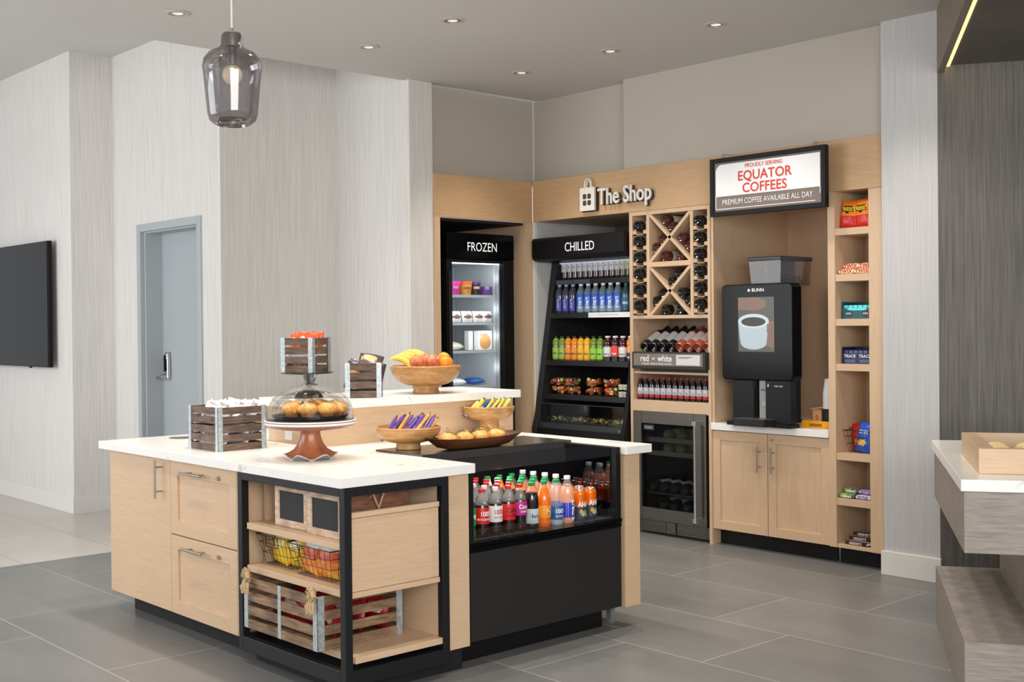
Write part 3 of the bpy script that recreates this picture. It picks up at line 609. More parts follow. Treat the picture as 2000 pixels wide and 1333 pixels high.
# cabinet 1: tall door
t = thing('base_cabinet', 'oak island cabinet with a tall flat door at the left end', 'cabinet', (-5.82, 3.0, 0))
MB().box(-6.165, 2.722, .106, -5.475, 3.36, .853).build('body', woodV, t)
dr = MB().box(-6.165, 2.70, .106, -5.472, 2.72, .85).build('door', woodH, t, .0015)
MB().cyl((-5.56, 2.662, .655), (-5.56, 2.662, .845), .006, 14).cyl((-5.56, 2.662, .69), (-5.56, 2.70, .69), .0045).cyl((-5.56, 2.662, .81), (-5.56, 2.70, .81), .0045).build('handle', nickel, dr)
MB().box(-6.10, 2.80, 0, -5.475, 3.3, .106).build('toe_kick', blackm, t)
# cabinet 2: two drawers
t = thing('base_cabinet', 'oak island cabinet with two panelled lockable drawers', 'cabinet', (-5.14, 3.0, 0))
MB().box(-5.472, 2.722, .106, -4.80, 3.36, .853).build('body', woodV, t)
for z0, z1 in ((.493, .85), (.106, .487)):
    dr = shaker(MB(), -5.468, -4.825, z0, z1, 2.70, .02, .068).build('drawer', woodH, t, .0012)
    zh = z1-.045
    MB().cyl((-5.30, 2.662, zh), (-5.09, 2.662, zh), .006, 14).cyl((-5.255, 2.662, zh), (-5.255, 2.70, zh), .0045).cyl((-5.135, 2.662, zh), (-5.135, 2.70, zh), .0045).build('handle', nickel, dr)
    MB().cyl((-4.985, 2.70, zh-.002), (-4.985, 2.688, zh-.002), .010, 16).build('lock', nickel, dr)
MB().box(-4.825, 2.702, .106, -4.802, 2.722, .85).build('filler_strip', woodV, t)
MB().box(-5.475, 2.80, 0, -4.79, 3.3, .106).build('toe_kick', blackm, t)
# open shelf unit in a black steel frame
t = thing('open_shelf_unit', 'open oak shelves in a black steel frame at the near corner of the island', 'shelf unit', (-4.38, 2.98, 0))
b = MB(); a = .036
X0, X1, Y0, Y1 = -4.795, -3.955, 2.688, 3.222
for x in (X0, X1-a):
    for y in (Y0, Y1-a): b.box(x, y, .06, x+a, y+a, .855)
for z in (.06, .819):
    zz = z+(.062 if z < .1 else a)
    b.box(X0+a, Y0, z, X1-a, Y0+a, zz); b.box(X0+a, Y1-a, z, X1-a, Y1, zz); b.box(X1-a, Y0+a, z, X1, Y1-a, zz); b.box(X0, Y0+a, z, X0+a, Y1-a, zz)
b.build('steel_frame', steelblk, t, .002)
MB().box(-4.77, 2.76, 0, -4.02, 3.34, .10).build('toe_kick', blackm, t)
MB().box(-4.765, 3.19, .14, -3.995, 3.208, .819).build('back_panel', woodH, t)
MB().box(-4.757, 2.80, .14, -4.737, 3.19, .819).build('side_panel', woodV, t)
# three shelves and the boxed end panel
MB().box(-4.745, 2.705, .600, -3.99, 3.188, .628).build('shelf', woodH, t, .001)
MB().box(-4.745, 2.705, .412, -3.99, 3.188, .440).build('shelf', woodH, t, .001)
MB().box(-4.735, 2.74, .146, -3.962, 3.188, .172).build('shelf', woodH, t, .001)
MB().box(-3.992, 2.715, .434, -3.972, 3.178, .727).box(-3.994, 2.715, .730, -3.968, 3.180, .752).box(-3.994, 2.715, .409, -3.968, 3.180, .431).box(-3.994, 2.72, .42, -3.980, 3.17, .74).build('end_panel', woodH, t, .001)
# end panels
o = tag(MB().box(-4.72, 3.224, .10, -3.985, 3.358, .855).build('end_panel', woodH, bevel=.0015), 'narrow oak end panel left of the black display case', 'end panel')
MB().box(-4.70, 3.25, 0, -4.05, 3.35, .10).build('toe_kick', blackm, o)
o = tag(MB().box(-4.72, 4.362, .10, -3.985, 4.47, .855).build('end_panel', woodH, bevel=.0015), 'narrow oak end panel right of the black display case', 'end panel')
MB().box(-4.13, 4.375, 0, -4.10, 4.405, .10).build('foot', M((150, 152, 154), .4, metal=.5), o)
# rear cabinets under the worktop
t = thing('rear_cabinet', 'oak cabinet body behind the display case under the worktop', 'cabinet', (-5.4, 3.9, 0))
MB().box(-6.165, 3.37, .106, -4.74, 4.47, .853).build('body', woodH, t)
MB().box(-6.10, 3.4, 0, -4.8, 4.40, .106).build('toe_kick', blackm, t)
# raised ledge
t = thing('raised_ledge', 'raised oak ledge with a white quartz top across the back of the island', 'ledge', (-5.55, 3.8, ZT))
MB().box(-5.55, 3.30, ZT+.0005, -5.06, 4.60, 1.082).build('ledge_body', woodH, t)
MB().box(-5.60, 3.273, 1.083, -5.03, 4.635, 1.126).build('ledge_top', quartz, t, .002)
MB().box(-5.38, 3.294, .915, -5.315, 3.30, .965).box(-5.368, 3.292, .927, -5.327, 3.294, .953).build('power_socket', white, t, .002)
# ---------------- display case (opens to +X)
t = thing('display_case', 'black refrigerated display case of bottles and cans set in the island', 'display case', (-4.35, 3.86, 0))
CX = -3.985
MB().box(-4.68, 3.362, .10, -4.03, 4.334, .50).box(-4.65, 3.38, 0, -4.09, 4.30, .10).build('base', black, t)
MB().box(-4.03, 3.366, .112, CX, 4.332, .502).build('front_panel', M((30, 29, 29), .5, var=.05, scale=30), t, .002)
MB().box(-4.03, 3.362, .504, CX+.002, 4.334, .524).box(-4.03, 3.362, .527, CX+.006, 4.334, .545).build('lower_rail', glossblk, t, .002)
MB().box(-4.66, 3.364, .505, CX, 3.386, .893).build('side_wall', black, t, .002)
MB().box(-4.66, 4.30, .505, CX, 4.332, .893).build('side_wall', black, t, .002)
MB().box(-4.64, 4.292, .56, -4.02, 4.299, .888).build('side_liner', mirrorblk, t)
MB().box(-4.64, 3.386, .56, -4.02, 3.39, .888).build('side_liner', M((14, 14, 16), .15, var=0), t)
MB().box(-4.68, 3.374, .50, -4.655, 4.343, .88).build('rear_wall', M((12, 12, 13), .5), t)
MB().box(-4.655, 3.386, .525, -4.03, 4.30, .546).build('deck', M((84, 84, 86), .25, metal=.3), t)
l = D.lights.new('case_fill', 'AREA'); l.shape = 'RECTANGLE'; l.size = .85; l.size_y = .03; l.energy = 2.4  # unseen strip added behind the fascia to brighten the bottles
q = D.objects.new('case_fill', l); COL.objects.link(q); q.location = (-4.30, 3.84, .83); q.rotation_euler = (0, R(-28), 0); q.rotation_euler = (Vector((.7, 0, -.7)).to_track_quat('-Z', 'X')).to_euler()
MB().box(-4.695, 3.376, .868, -4.335, 4.342, .905).build('top_slab', M((58, 57, 56), .16, var=.05), t, .002)
MB().box(-4.345, 3.386, .80, -4.325, 4.30, .868).build('top_fascia', M((40, 40, 42), .3), t)
MB().box(-4.40, 3.40, .80, -4.36, 4.28, .806).build('interior_lamp', M((255, 255, 255), .5, var=0, em=(235, 242, 255), ems=3.0), t)
MB().box(-4.006, 3.388, .546, -4.000, 4.298, .598).build('front_lip', glass, t)
# ================================================================ crates
def crate(name, label, w_, d_, h_, n, wood_m, post=.026, th=.008, gap=.2, mid=False, knots=False):
    """slatted crate, base centre at origin, front = -Y"""
    t = thing(name, label, 'crate')
    ph = h_/n; sh = ph*(1-gap)
    def side(P0, P1, nrm):
        b = MB(); P0 = Vector(P0); P1 = Vector(P1); nr = Vector(nrm)
        for k in range(n):
            z0 = k*(h_-sh)/(n-1); q = [P0, P1, P1+nr*th, P0+nr*th]
            b.add([(p.x, p.y, z0) for p in q]+[(p.x, p.y, z0+sh) for p in q], [(3, 2, 1, 0), (4, 5, 6, 7), (0, 1, 5, 4), (1, 2, 6, 5), (2, 3, 7, 6), (3, 0, 4, 7)])
        o = b.build('slat_panel', wood_m, t); return o
    hw, hd = w_/2, d_/2
    side((-hw, -hd), (hw, -hd), (0, 1)); side((-hw, hd-th), (hw, hd-th), (0, 1)); side((-hw, -hd+th), (-hw, hd-th), (1, 0)); side((hw-th, -hd+th), (hw-th, hd-th), (1, 0))
    MB().box(-hw+th, -hd+th, 0, hw-th, hd-th, .006).build('bottom_panel', wood_m, t)
    e = .0018
    for sx in (-1, 1):
        for sy in (-1, 1):
            b = MB(); x, y = sx*(hw+e), sy*(hd+e)
            b.box(x, y, -.0, x-sx*post, y-sy*e*.9, h_+.003); b.box(x, y, -.0, x-sx*e*.9, y-sy*post, h_+.003)
            b.cyl((x-sx*post*.6, y, h_*.5), (x-sx*post*.6, y+sy*.001, h_*.5), .002, 8)
            b.build('corner_bracket', galv, t)
    if mid: MB().box(-.012, -hd-e, 0, .012, -hd, h_+.003).build('centre_bracket', galv, t)
    return t
CG = 'slatted wooden crates with galvanised corners'
P_A = Proto(crate('snack_crate', 'x', .297, .262, .212, 5, crate_wood))
P_A.put((-5.376, 2.961, ZT), 0, 'slatted wood crate of white-wrapped snacks on the island worktop', CG)
c2 = Proto(crate('snack_crate', 'x', .185, .19, .178, 4, crate_wood))
c2.put((-5.37, 3.42, 1.2605), R(27.7), 'small slatted crate of orange-wrapped snacks raised on a black pedestal', CG)
c2.put((-5.18, 3.655, 1.127), R(52), 'slatted crate of dark snack bags standing on the raised ledge', CG)
big = crate('snack_crate', 'large slatted crate with rope handles on the bottom island shelf', .585, .43, .222, 4, crate_light, .034, .010, .30, mid=True)
big.location = (-4.432, 2.893, .1725); big['group'] = CG
rope = grain('rope', (176, 144, 104), (214, 188, 150), (120, 120, 120), .9, detail=3)
for X, sx in ((-.235, -1), (.285, 1)):
    b = MB(); yf = -.236; pts = [(X+.022*math.cos(a), yf-.008*math.cos(a), .214+.026*math.sin(a)) for a in [R(k*30) for k in range(12)]]
    b.tube(pts, .012, 8, closed=True)
    for k in range(4): b.tube([(X-.020+k*.013, yf-.004, .198), (X-.026+k*.017, yf-.012, .172), (X-.020+k*.013, yf-.008, .140+.006*(k % 2))], .0075, 7)
    rnd = random.Random(4+sx)
    for k in range(40):
        v = Vector((rnd.uniform(-1, 1), rnd.uniform(-1, .2), rnd.uniform(-1, 1))).normalized()*.036
        b.tube([(X, yf, .222), (X+v.x*.6, yf+v.y*.5, .222+v.z*.5), (X+v.x, yf+v.y*.6, .222+v.z)], .0024, 5)
    b.v = [v+Vector((0, 0, .018)) for v in b.v]; b.build('rope_handle', rope, big)
# ================================================================ snack bags and bars
def bag(name, w_, h_, t_, c1, c2=None, c3=None, txt=None, cat='snack bag', seed=0, split=.5, tcol=(250, 250, 250), crimp=.08, tsize=.3, blob=None, rough=.3):
    """crimped pillow bag standing up; base centre origin; front -Y"""
    rnd = random.Random(seed); nx, nz = 12, 14; MM = lambda c, *a, **k: c if not isinstance(c, tuple) else M(c, *a, **k); vs = []; fs = []; ms = []
    def pt(i, j, s):
        u = i/nx*2-1; v = j/nz
        e = min(1, min(v, 1-v)/crimp) if crimp else 1
        prof = math.sqrt(max(0, 1-abs(u)**2.4))*(1-abs(2*v-1)**3)**.6
        wr = 1-.035*math.sin(v*PI)*(1)
        return (u*w_/2*wr, s*(t_/2*prof+.0006)+rnd.uniform(-1, 1)*.0022*(prof+.1), v*h_+(rnd.uniform(-1, 1)*.0015))
    for s in (-1, 1):
        base = len(vs)
        for j in range(nz+1):
            for i in range(nx+1): vs.append(pt(i, j, s))
        for j in range(nz):
            for i in range(nx):
                a = base+j*(nx+1)+i; q = (a, a+1, a+nx+2, a+nx+1); fs.append(q if s < 0 else q[::-1])
                v = (j+.5)/nz; u = (i+.5)/nx
                m = 0 if v > split else 1
                if blob and s < 0 and ((u-blob[0])/blob[2])**2+((v-blob[1])/blob[3])**2 < 1: m = 2
                ms.append(m)
    b = MB(); b.add(vs, fs, ms, True)
    if txt: b.text(txt, tsize*w_, FY(0, -t_/2-.002, h_*.66), 3, .02, sx=.8)
    c2 = c2 or c1; c3 = c3 or c1
    return b.build(name, [MM(c1, rough, var=.12, scale=40), MM(c2, rough, var=.2, scale=60), MM(c3, rough, var=.3, scale=90), M(tcol, .5, var=0)], None, loc=(0, 0, 0))
def bar(name, L_, w_, t_, c1, c2, txt=None, tcol=(250, 250, 250), seed=0, end=(210, 210, 210), tsx=.9, tsz=.7):
    """wrapped bar lying along X, text on the top (+Z) and the front"""
    b = MB(); n = 10; rings = []
    prof = [(-.5, .0, 1), (-.46, .02, 1), (-.42, .75, .96), (-.36, 1, 1), (0, 1.02, 1), (.36, 1, 1), (.42, .75, .96), (.46, .02, 1), (.5, 0, 1)]
    vs = []; fs = []; ms = []; m = 12
    for (u, q, wq) in prof:
        for k in range(m):
            a = 2*PI*k/m; cy, cz = math.cos(a), math.sin(a)
            yy = w_/2*wq*(abs(cy)**.6)*(1 if cy > 0 else -1); zz = max(.0006, t_/2*q)*(abs(cz)**.6)*(1 if cz > 0 else -1)
            vs.append((u*L_, yy, t_/2+zz))
    for j in range(len(prof)-1):
        for k in range(m):
            l = (k+1) % m; fs.append((j*m+k, (j+1)*m+k, (j+1)*m+l, j*m+l)); ms.append(2 if j in (0, 1, 6, 7) else (0 if j in (2, 3) else 1))
    b.add(vs, fs, ms, True)
    if txt:
        b.text(txt, w_*tsz, T(0, 0, t_+.0008), 3, .03, sx=tsx); b.text(txt, t_*.95, FY(0, -w_/2-.0008, t_/2), 3, .03, sx=tsx)
    return b.build(name, [M(c1, .35), M(c2, .35), M(end, .35), M(tcol, .5, var=0)], None, loc=(0, 0, 0))
# white-wrapped snacks in the worktop crate
wp = Proto(tag(bag('snack_pack', .10, .12, .034, (236, 236, 236), (226, 226, 228), (176, 132, 120), 'Nuts', tcol=(120, 90, 76), seed=1, blob=(.5, .34, .3, .1), tsize=.36), 'x', 'snack pack'))
k = 0
for i in range(5):
    for j in range(4):
        wp.put((-5.462+i*.043, 2.872+j*.052, ZT+.150+.010*((i*7+j*5) % 3)), (R(-30-(i*13+j*29) % 42), R(((i*17+j*11) % 36)-18), R((i*37+j*53) % 90-20)), 'white-wrapped snack pack heaped in the worktop crate', 'white-wrapped packs in the worktop crate', .86)
for i in range(4):
    for j in range(3):
        wp.put((-5.465+i*.058, 2.905+j*.06, ZT+.085), (R(-72), R((i*19+j*7) % 24-12), R((i*41+j*23) % 24-12)), 'white-wrapped snack pack in the middle layer of the worktop crate', 'white-wrapped packs in the middle of the worktop crate')
for i in range(4):
    for j in range(2):
        wp.put((-5.475+i*.066, 2.87+j*.12, ZT+.012), (R(-12+j*8), 0, R((i*23+j*31) % 26-13)), 'white-wrapped snack pack upright inside the worktop crate behind the slats', 'white-wrapped packs behind the crate slats')
# orange packs in the pedestal crate
op = Proto(tag(bag('snack_pack', .075, .10, .03, (228, 92, 52), (236, 130, 90), (250, 226, 210), seed=3, blob=(.5, .5, .3, .2)), 'x', 'snack pack'))
for i in range(3):
    for j in range(2): op.put((-5.375+(i-1)*.046-(j-.5)*.022, 3.425+(i-1)*.026+(j-.5)*.042, 1.262+.118+.008*((i+j) % 2)), (R(-10+i*5), R(i*5-5), R(28+i*5-6+j*5)), 'orange snack pack sticking out of the crate on the pedestal', 'orange packs in the pedestal crate', .84)
np_ = Proto(tag(bag('snack_pack', .07, .10, .028, (196, 202, 214), (120, 62, 48), (60, 70, 110), seed=5, split=.6), 'x', 'snack pack'))
for i in range(3): np_.put((-5.35+(i-1)*.05, 3.375+(i-1)*.028, 1.27), (R(-6), 0, R(28+i*5-5)), 'blue-grey and brown snack pack low in the pedestal crate behind the slats', 'packs behind the pedestal crate slats')
# dark bags on the ledge crate
dk = Proto(tag(bag('snack_bag', .13, .17, .045, (70, 58, 66), (92, 74, 84), (226, 164, 92), None, seed=8, blob=(.4, .62, .34, .2)), 'x', 'snack bag'))
dk.put((-5.155, 3.66, 1.255), (R(-58), R(10), R(50)), 'dark snack bag with orange picture lying highest on the ledge crate', 'dark snack bags in the ledge crate')
dk.put((-5.215, 3.625, 1.17), (R(-28), R(8), R(48)), 'dark snack bag upright at the left of the ledge crate', 'dark snack bags in the ledge crate')
dk.put((-5.165, 3.67, 1.15), (R(-14), R(14), R(60)), 'dark snack bag upright at the right of the ledge crate', 'dark snack bags in the ledge crate')
# red packs inside the big crate
rp = Proto(tag(bag('snack_pack', .12, .13, .05, (196, 36, 34), (150, 26, 26), (236, 220, 210), 'CRISP', seed=11, blob=(.5, .62, .36, .12), tcol=(240, 236, 230)), 'x', 'snack pack'))
for i in range(5):
    for j in range(3):
        rp.put((-4.68+i*.108, 2.82+j*.115, .19+.006*((i+j) % 2)), (R(-14+(i*7+j*5) % 16), R((i*19+j*7) % 20-10), R((i*31+j*17) % 40-20)), 'red snack pack inside the large rope-handled crate', 'red packs in the large crate')
# ================================================================ black pedestal, cake stand
t = thing('pedestal_stand', 'black metal pedestal stand carrying the small crate on the ledge', 'stand', (-5.36, 3.43, 1.127))
MB().lathe([(.092, 0), (.09, .006), (.07, .028), (.042, .044), (.018, .052), (.012, .07), (.012, .118), (.03, .122), (.05, .124)], 36, X=T(-5.36, 3.43, 1.127) @ Matrix.Diagonal((.82, .82, 1, 1))).build('foot', M((70, 64, 60), .4, metal=.5), t)
MB().lathe([(.0, .1245), (.165, .1245), (.175, .129), (.178, .133), (0, .133)], 48, X=T(-5.365, 3.425, 1.127) @ Matrix.Diagonal((.775, .775, 1, 1))).build('plate', M((52, 48, 46), .35, metal=.4), t)
CS = (-4.655, 2.985, ZT)
t = thing('cake_stand', 'copper-footed glass cake stand with a wavy foot on the worktop', 'cake stand', CS)
def wv(j, a):
    q = [1, .9, .62, .3, .1, 0, 0, 0][j]; return 1+.10*q*math.cos(6*a), .012*q*(1+math.cos(6*a))
MB().lathe([(.110, .001), (.092, .010), (.070, .032), (.054, .066), (.046, .1), (.043, .128), (.046, .138)], 72, X=T(*CS), wave=wv).build('foot', copper, t)
MB().lathe([(.1125, .0), (.1128, .003), (.108, .0045)], 72, X=T(*CS), wave=lambda j, a: (1+.10*math.cos(6*a), .012*(1+math.cos(6*a)))).build('foot_rim', M((226, 220, 214), .2), t)
MB().lathe([(0, .134), (.16, .138), (.195, .146), (.207, .158), (.207, .172), (.196, .176), (.19, .168), (0, .165)], 64, X=T(*CS)).build('plate', M((140, 92, 78), .2, var=.1, scale=12), t)
MB().lathe([(.2075, .160), (.2105, .163), (.2105, .167), (.2075, .170)], 64, X=T(*CS)).lathe([(.2075, .173), (.2095, .176), (.205, .179), (.197, .177)], 64, X=T(*CS)).build('plate_rim', M((232, 224, 220), .15, var=0), t)
t = thing('glass_dome', 'clear glass dome with a knob covering the muffins on the cake stand', 'glass dome', (CS[0], CS[1], ZT+.179))
XD = T(CS[0], CS[1], ZT+.179)
pr = [(.197, 0), (.1975, .02)]+[(.1965*math.cos(R(a))**.9, .02+.138*math.sin(R(a))) for a in range(12, 84, 8)]+[(.026, .158), (.0, .1585)]
MB().lathe(pr, 64, X=XD).build('dome', glassm('dome_glass', (250, 250, 250), .11, k=.45), t)
kn = grain('x', (1, 1, 1), (2, 2, 2), (1, 1, 1)) if False else glassm('knob_glass', (205, 208, 212), .45)
MB().lathe([(.036, .158), (.02, .163), (.022, .172), (.029, .188), (.031, .204), (.026, .210), (0, .211)], 28, X=XD).build('knob', kn, t)
MB().lathe([(.196, -.001), (.200, .0), (.200, .003), (.196, .004)], 64, X=XD).lathe([(.03, .156), (.037, .157), (.037, .161), (.03, .162)], 32, X=XD).build('dome_rim', glassm('rim2', (225, 225, 225), .5), t)
# tray and muffins under the dome
t = tag(MB().lathe([(0, 0), (.155, 0), (.165, .008), (.168, .014), (.160, .013), (.152, .006), (0, .005)], 48, X=T(CS[0], CS[1], ZT+.182) @ Matrix.Diagonal((1.02, 1.02, 1.4, 1))).build('round_tray', M((34, 28, 28), .35)), 'black round tray of muffins under the glass dome', 'tray')
def muffin():
    t = thing('wrapped_muffin', 'x', 'muffin')
    m = grain('muffin_top', (226, 146, 50), (252, 208, 130), (60, 60, 60), .4, detail=4, big=(20, .2))
    MB().lathe([(0, 0), (.026, 0), (.034, .028)], 18, 1).blob((0, 0, .034), (.043, .043, .026), 16, 0, jit=.05, seed=2).build('muffin', [m, M((176, 118, 60), .6)], t)
    rnd = random.Random(9); b = MB(); b.blob((0, 0, .034), (.053, .05, .036), 12, 0, jit=.16, seed=5)
    b.add([(-.05, 0, .05), (-.085, -.012, .075), (-.08, .012, .085), (-.03, .01, .065)], [(0, 1, 2, 3)]); b.add([(.05, 0, .05), (.08, -.014, .07), (.082, .012, .082), (.03, .01, .066)], [(0, 1, 2, 3)])
    b.build('plastic_wrap', glassm('cling_film', (253, 251, 248), .2, .1, k=.35), t); return t
MU = Proto(muffin())
for k, (dx, dy) in enumerate([(-.10, -.02), (-.03, -.075), (.045, -.04), (.09, .03), (0, .06), (-.06, .08), (.07, .095)]):
    MU.put((CS[0]+dx, CS[1]+dy, ZT+.190), R(k*67), 'golden muffin in clear wrap on the black tray under the dome', 'muffins under the glass dome', 1.12)
for k, (x, y) in enumerate([(-4.425, 3.60), (-4.425, 3.705), (-4.43, 3.81), (-4.43, 3.915)]):
    MU.put((x, y, .917), R(20+k*47), ['golden muffin in clear wrap at the left end of the walnut tray', 'golden muffin in clear wrap second from the left in the walnut tray', 'crumb-topped muffin in clear wrap third from the left in the walnut tray', 'crumb-topped muffin in clear wrap at the right end of the walnut tray'][k], 'wrapped muffins in the walnut tray', scale=1.12)
# walnut boat tray
b = MB(); n = 40; vs = []; fs = []
def se(a, rx, ry, e=.55): c, s = math.cos(a), math.sin(a); return rx*abs(c)**e*(1 if c > 0 else -1), ry*abs(s)**e*(1 if s > 0 else -1)
ringz = [(.0, .0, .0), (.045, .16, .001), (.062, .21, .012), (.078, .255, .035), (.085, .285, .05), (.081, .278, .05), (.07, .24, .034), (.052, .19, .012), (0, 0, .008)]
for (rx, ry, z) in ringz:
    for k in range(n): x, y = se(2*PI*k/n, rx, ry); vs.append((x, y, z+.012*(abs(y)/.285)**2*(1 if z > .03 else 0)))
for j in range(len(ringz)-1):
    for k in range(n): l = (k+1) % n; fs.append((j*n+k, j*n+l, (j+1)*n+l, (j+1)*n+k))
b.add(vs, fs, 0, True, T(-4.425, 3.765, .9055) @ RZ(R(0)))
tag(b.build('serving_tray', traywood), 'long walnut boat-shaped tray of wrapped muffins on the display case', 'tray')
# ================================================================ bowls
def bowl(name, label, r, h, foot_r, foot_h, loc, sc=1):
    t = thing(name, label, 'bowl', loc)
    rim = foot_h+h; P = []
    for k in range(9): a = k/8; P.append((foot_r+(r-foot_r)*math.sin(a*PI/2)**.9, foot_h+h*(1-math.cos(a*PI/2))**.95))
    Pi = [(q[0]-.008, q[1]+.004) for q in P[::-1]]
    b = MB(); b.lathe(P+[(r-.004, rim+.002)]+Pi+[(0, foot_h+.006)], 48, X=T(*loc)); b.build('bowl', bowlwood, t)
    MB().lathe([(foot_r*.98, 0), (foot_r, .003), (foot_r*.93, foot_h*.5), (foot_r, foot_h+.006)], 40, X=T(*loc)).build('foot', bowlwood, t); return t
bowl('wooden_bowl', 'large footed wooden bowl of bananas, apples and oranges on the ledge', .194, .105, .074, .042, (-5.21, 4.09, 1.127))
bowl('wooden_bowl', 'footed wooden bowl of purple-wrapped bars on the display case', .158, .072, .062, .032, (-4.60, 3.50, .9065))
bowl('wooden_bowl', 'footed wooden bowl of yellow-wrapped bars raised on an upturned bowl', .140, .072, .056, .034, (-4.925, 4.30, .9455))
t = tag(MB().lathe([(.088, 0), (.085, .01), (.06, .034), (.055, .048), (0, .048)], 40, X=T(-4.925, 4.30, ZT)).build('riser', bowlwood), 'low turned wooden riser under the bowl of yellow-wrapped bars', 'riser')
# bars in the bowls
pb = Proto(tag(bar('snack_bar', .150, .040, .018, (112, 84, 176), (150, 120, 196), None, seed=1, end=(120, 62, 50)), 'x', 'snack bar'))
ob = Proto(tag(bar('snack_bar', .150, .040, .018, (232, 168, 84), (240, 196, 60), None, seed=2, end=(150, 84, 62)), 'x', 'snack bar'))
for i in range(7):
    for j in range(2):
        (ob if (i+j) % 3 == 0 else pb).put((-4.60+.673*(i-2.6)*.030+(j-.5)*.05, 3.50+.74*(i-2.6)*.030-(j-.5)*.045, .992+.012*j+(i % 3)*.008), (R((i*31) % 40-20), R(48+(i*7+j*9) % 14), R(228+i*5-j*10)), 'orange and yellow wrapped bar leaning in the bowl on the display case' if (i+j) % 3 == 0 else 'purple wrapped bar leaning in the bowl on the display case', ('orange' if (i+j) % 3 == 0 else 'purple')+' wrapped bars in the bowl on the display case')
yb = Proto(tag(bar('snack_bar', .125, .038, .016, (228, 214, 96), (196, 196, 204), None, end=(70, 70, 78)), 'x', 'snack bar'))
bb = Proto(tag(bar('snack_bar', .11, .034, .015, (40, 110, 190), (206, 206, 212), None, end=(60, 120, 200)), 'x', 'snack bar'))
for i in range(6):
    for j in range(2):
        q = bb if (i == 1 and j == 1) else yb
        q.put((-4.925+.05*math.cos(R(48))*(i-2.5)*.5+(j-.5)*.05, 4.30+.05*math.sin(R(48))*(i-2.5)*.62, 1.036+.012*j), (R((i*41) % 44-22), R(44+(i*9+j*7) % 16), R(224+i*7)), 'blue and silver wrapped bar in the raised bowl' if q is bb else 'yellow and silver wrapped bar leaning in the raised bowl', None if q is bb else 'yellow-wrapped bars in the raised bowl')
# fruit
def fruit(kind, c1, c2, rad):
    m = grain(kind+'_skin', c1, c2, (14, 14, 14), .35, detail=3)
    t = thing(kind, 'x', 'fruit')
    MB().lathe([(0, rad*.12), (rad*.25, 0), (rad*.7, rad*.25), (rad*.98, rad*.85), (rad, rad*1.15), (rad*.8, rad*1.68), (rad*.45, rad*1.88), (rad*.15, rad*1.8), (0, rad*1.72)], 24).build('skin', m, t)
    MB().cyl((0, 0, rad*1.7), (.003, .002, rad*2.0), .0018, 6).build('stem', M((80, 56, 34), .7), t); return t
ap = Proto(fruit('apple', (196, 50, 46), (240, 176, 120), .038)); og = Proto(fruit('orange', (240, 140, 24), (250, 168, 40), .036))
BX, BY, BZ = -5.21, 4.09, 1.127+.147
def cf(s, t_, dz): return (BX+s*.673+t_*.74, BY+s*.74-t_*.673, BZ+dz-.020)
for (s, t_, dz, kind, lb) in [(-.035, .075, .012, ap, 'red apple beside the bananas in the fruit bowl'), (.035, .08, .014, ap, 'red apple in the middle front of the fruit bowl'), (.0, .02, .018, ap, 'red apple behind the two front ones in the fruit bowl'), (.145, -.015, .022, ap, 'red apple at the right rim of the fruit bowl'),
                              (.098, .055, .014, og, 'orange at the front right of the fruit bowl'), (.078, .0, .034, og, 'orange on top of the fruit behind the apples'), (.14, .035, .004, og, 'orange at the far right rim of the fruit bowl')]:
    kind.put(cf(s, t_, dz), (R(20+s*300), R(14), R(s*2000)), lb)
bn = grain('banana_skin', (236, 200, 70), (250, 226, 120), (20, 20, 20), .45, detail=2)
t = thing('banana', 'x', 'fruit'); pts = []
for k in range(11):
    a = R(-48+k*9.6); pts.append((.115*math.sin(a), 0, .115*math.cos(a)-.075))
b = MB(); vs = []; fs = []; nn = 7
for i, p in enumerate(pts):
    q = math.sin(PI*(i+.6)/(len(pts)+.3))**.45*.0185 if 0 < i < 10 else .005
    d = Vector(pts[min(i+1, 10)])-Vector(pts[max(i-1, 0)]); d.normalize(); e1 = Vector((0, 1, 0)); e2 = d.cross(e1)
    for k in range(nn): aa = 2*PI*k/nn; vs.append(Vector(p)+e1*(q*math.cos(aa))+e2*(q*math.sin(aa)))
for i in range(10):
    for k in range(nn): l = (k+1) % nn; fs.append((i*nn+k, i*nn+l, (i+1)*nn+l, (i+1)*nn+k))
b.add(vs, fs, 0, True); b.build('skin', bn, t); MB().tube([pts[10], (pts[10][0]+.012, 0, pts[10][2]-.016)], .0045, 7).build('stem', M((120, 104, 50), .7), t)
BP = Proto(t)
for k in range(5):
    s, t_ = -.132+.024*k, .035-.012*k
    BP.put((BX+s*.673+t_*.74, BY+s*.74-t_*.673, BZ+.002+.010*min(k, 3)), (R(-8), R(30+3*k), R(42+3*k)), ['banana lowest at the left rim of the fruit bowl', 'second banana from the left rim in the bunch', 'middle banana of the bunch in the fruit bowl', 'second banana from the apples in the bunch', 'rearmost banana of the bunch, beside the apples'][k], scale=.86)
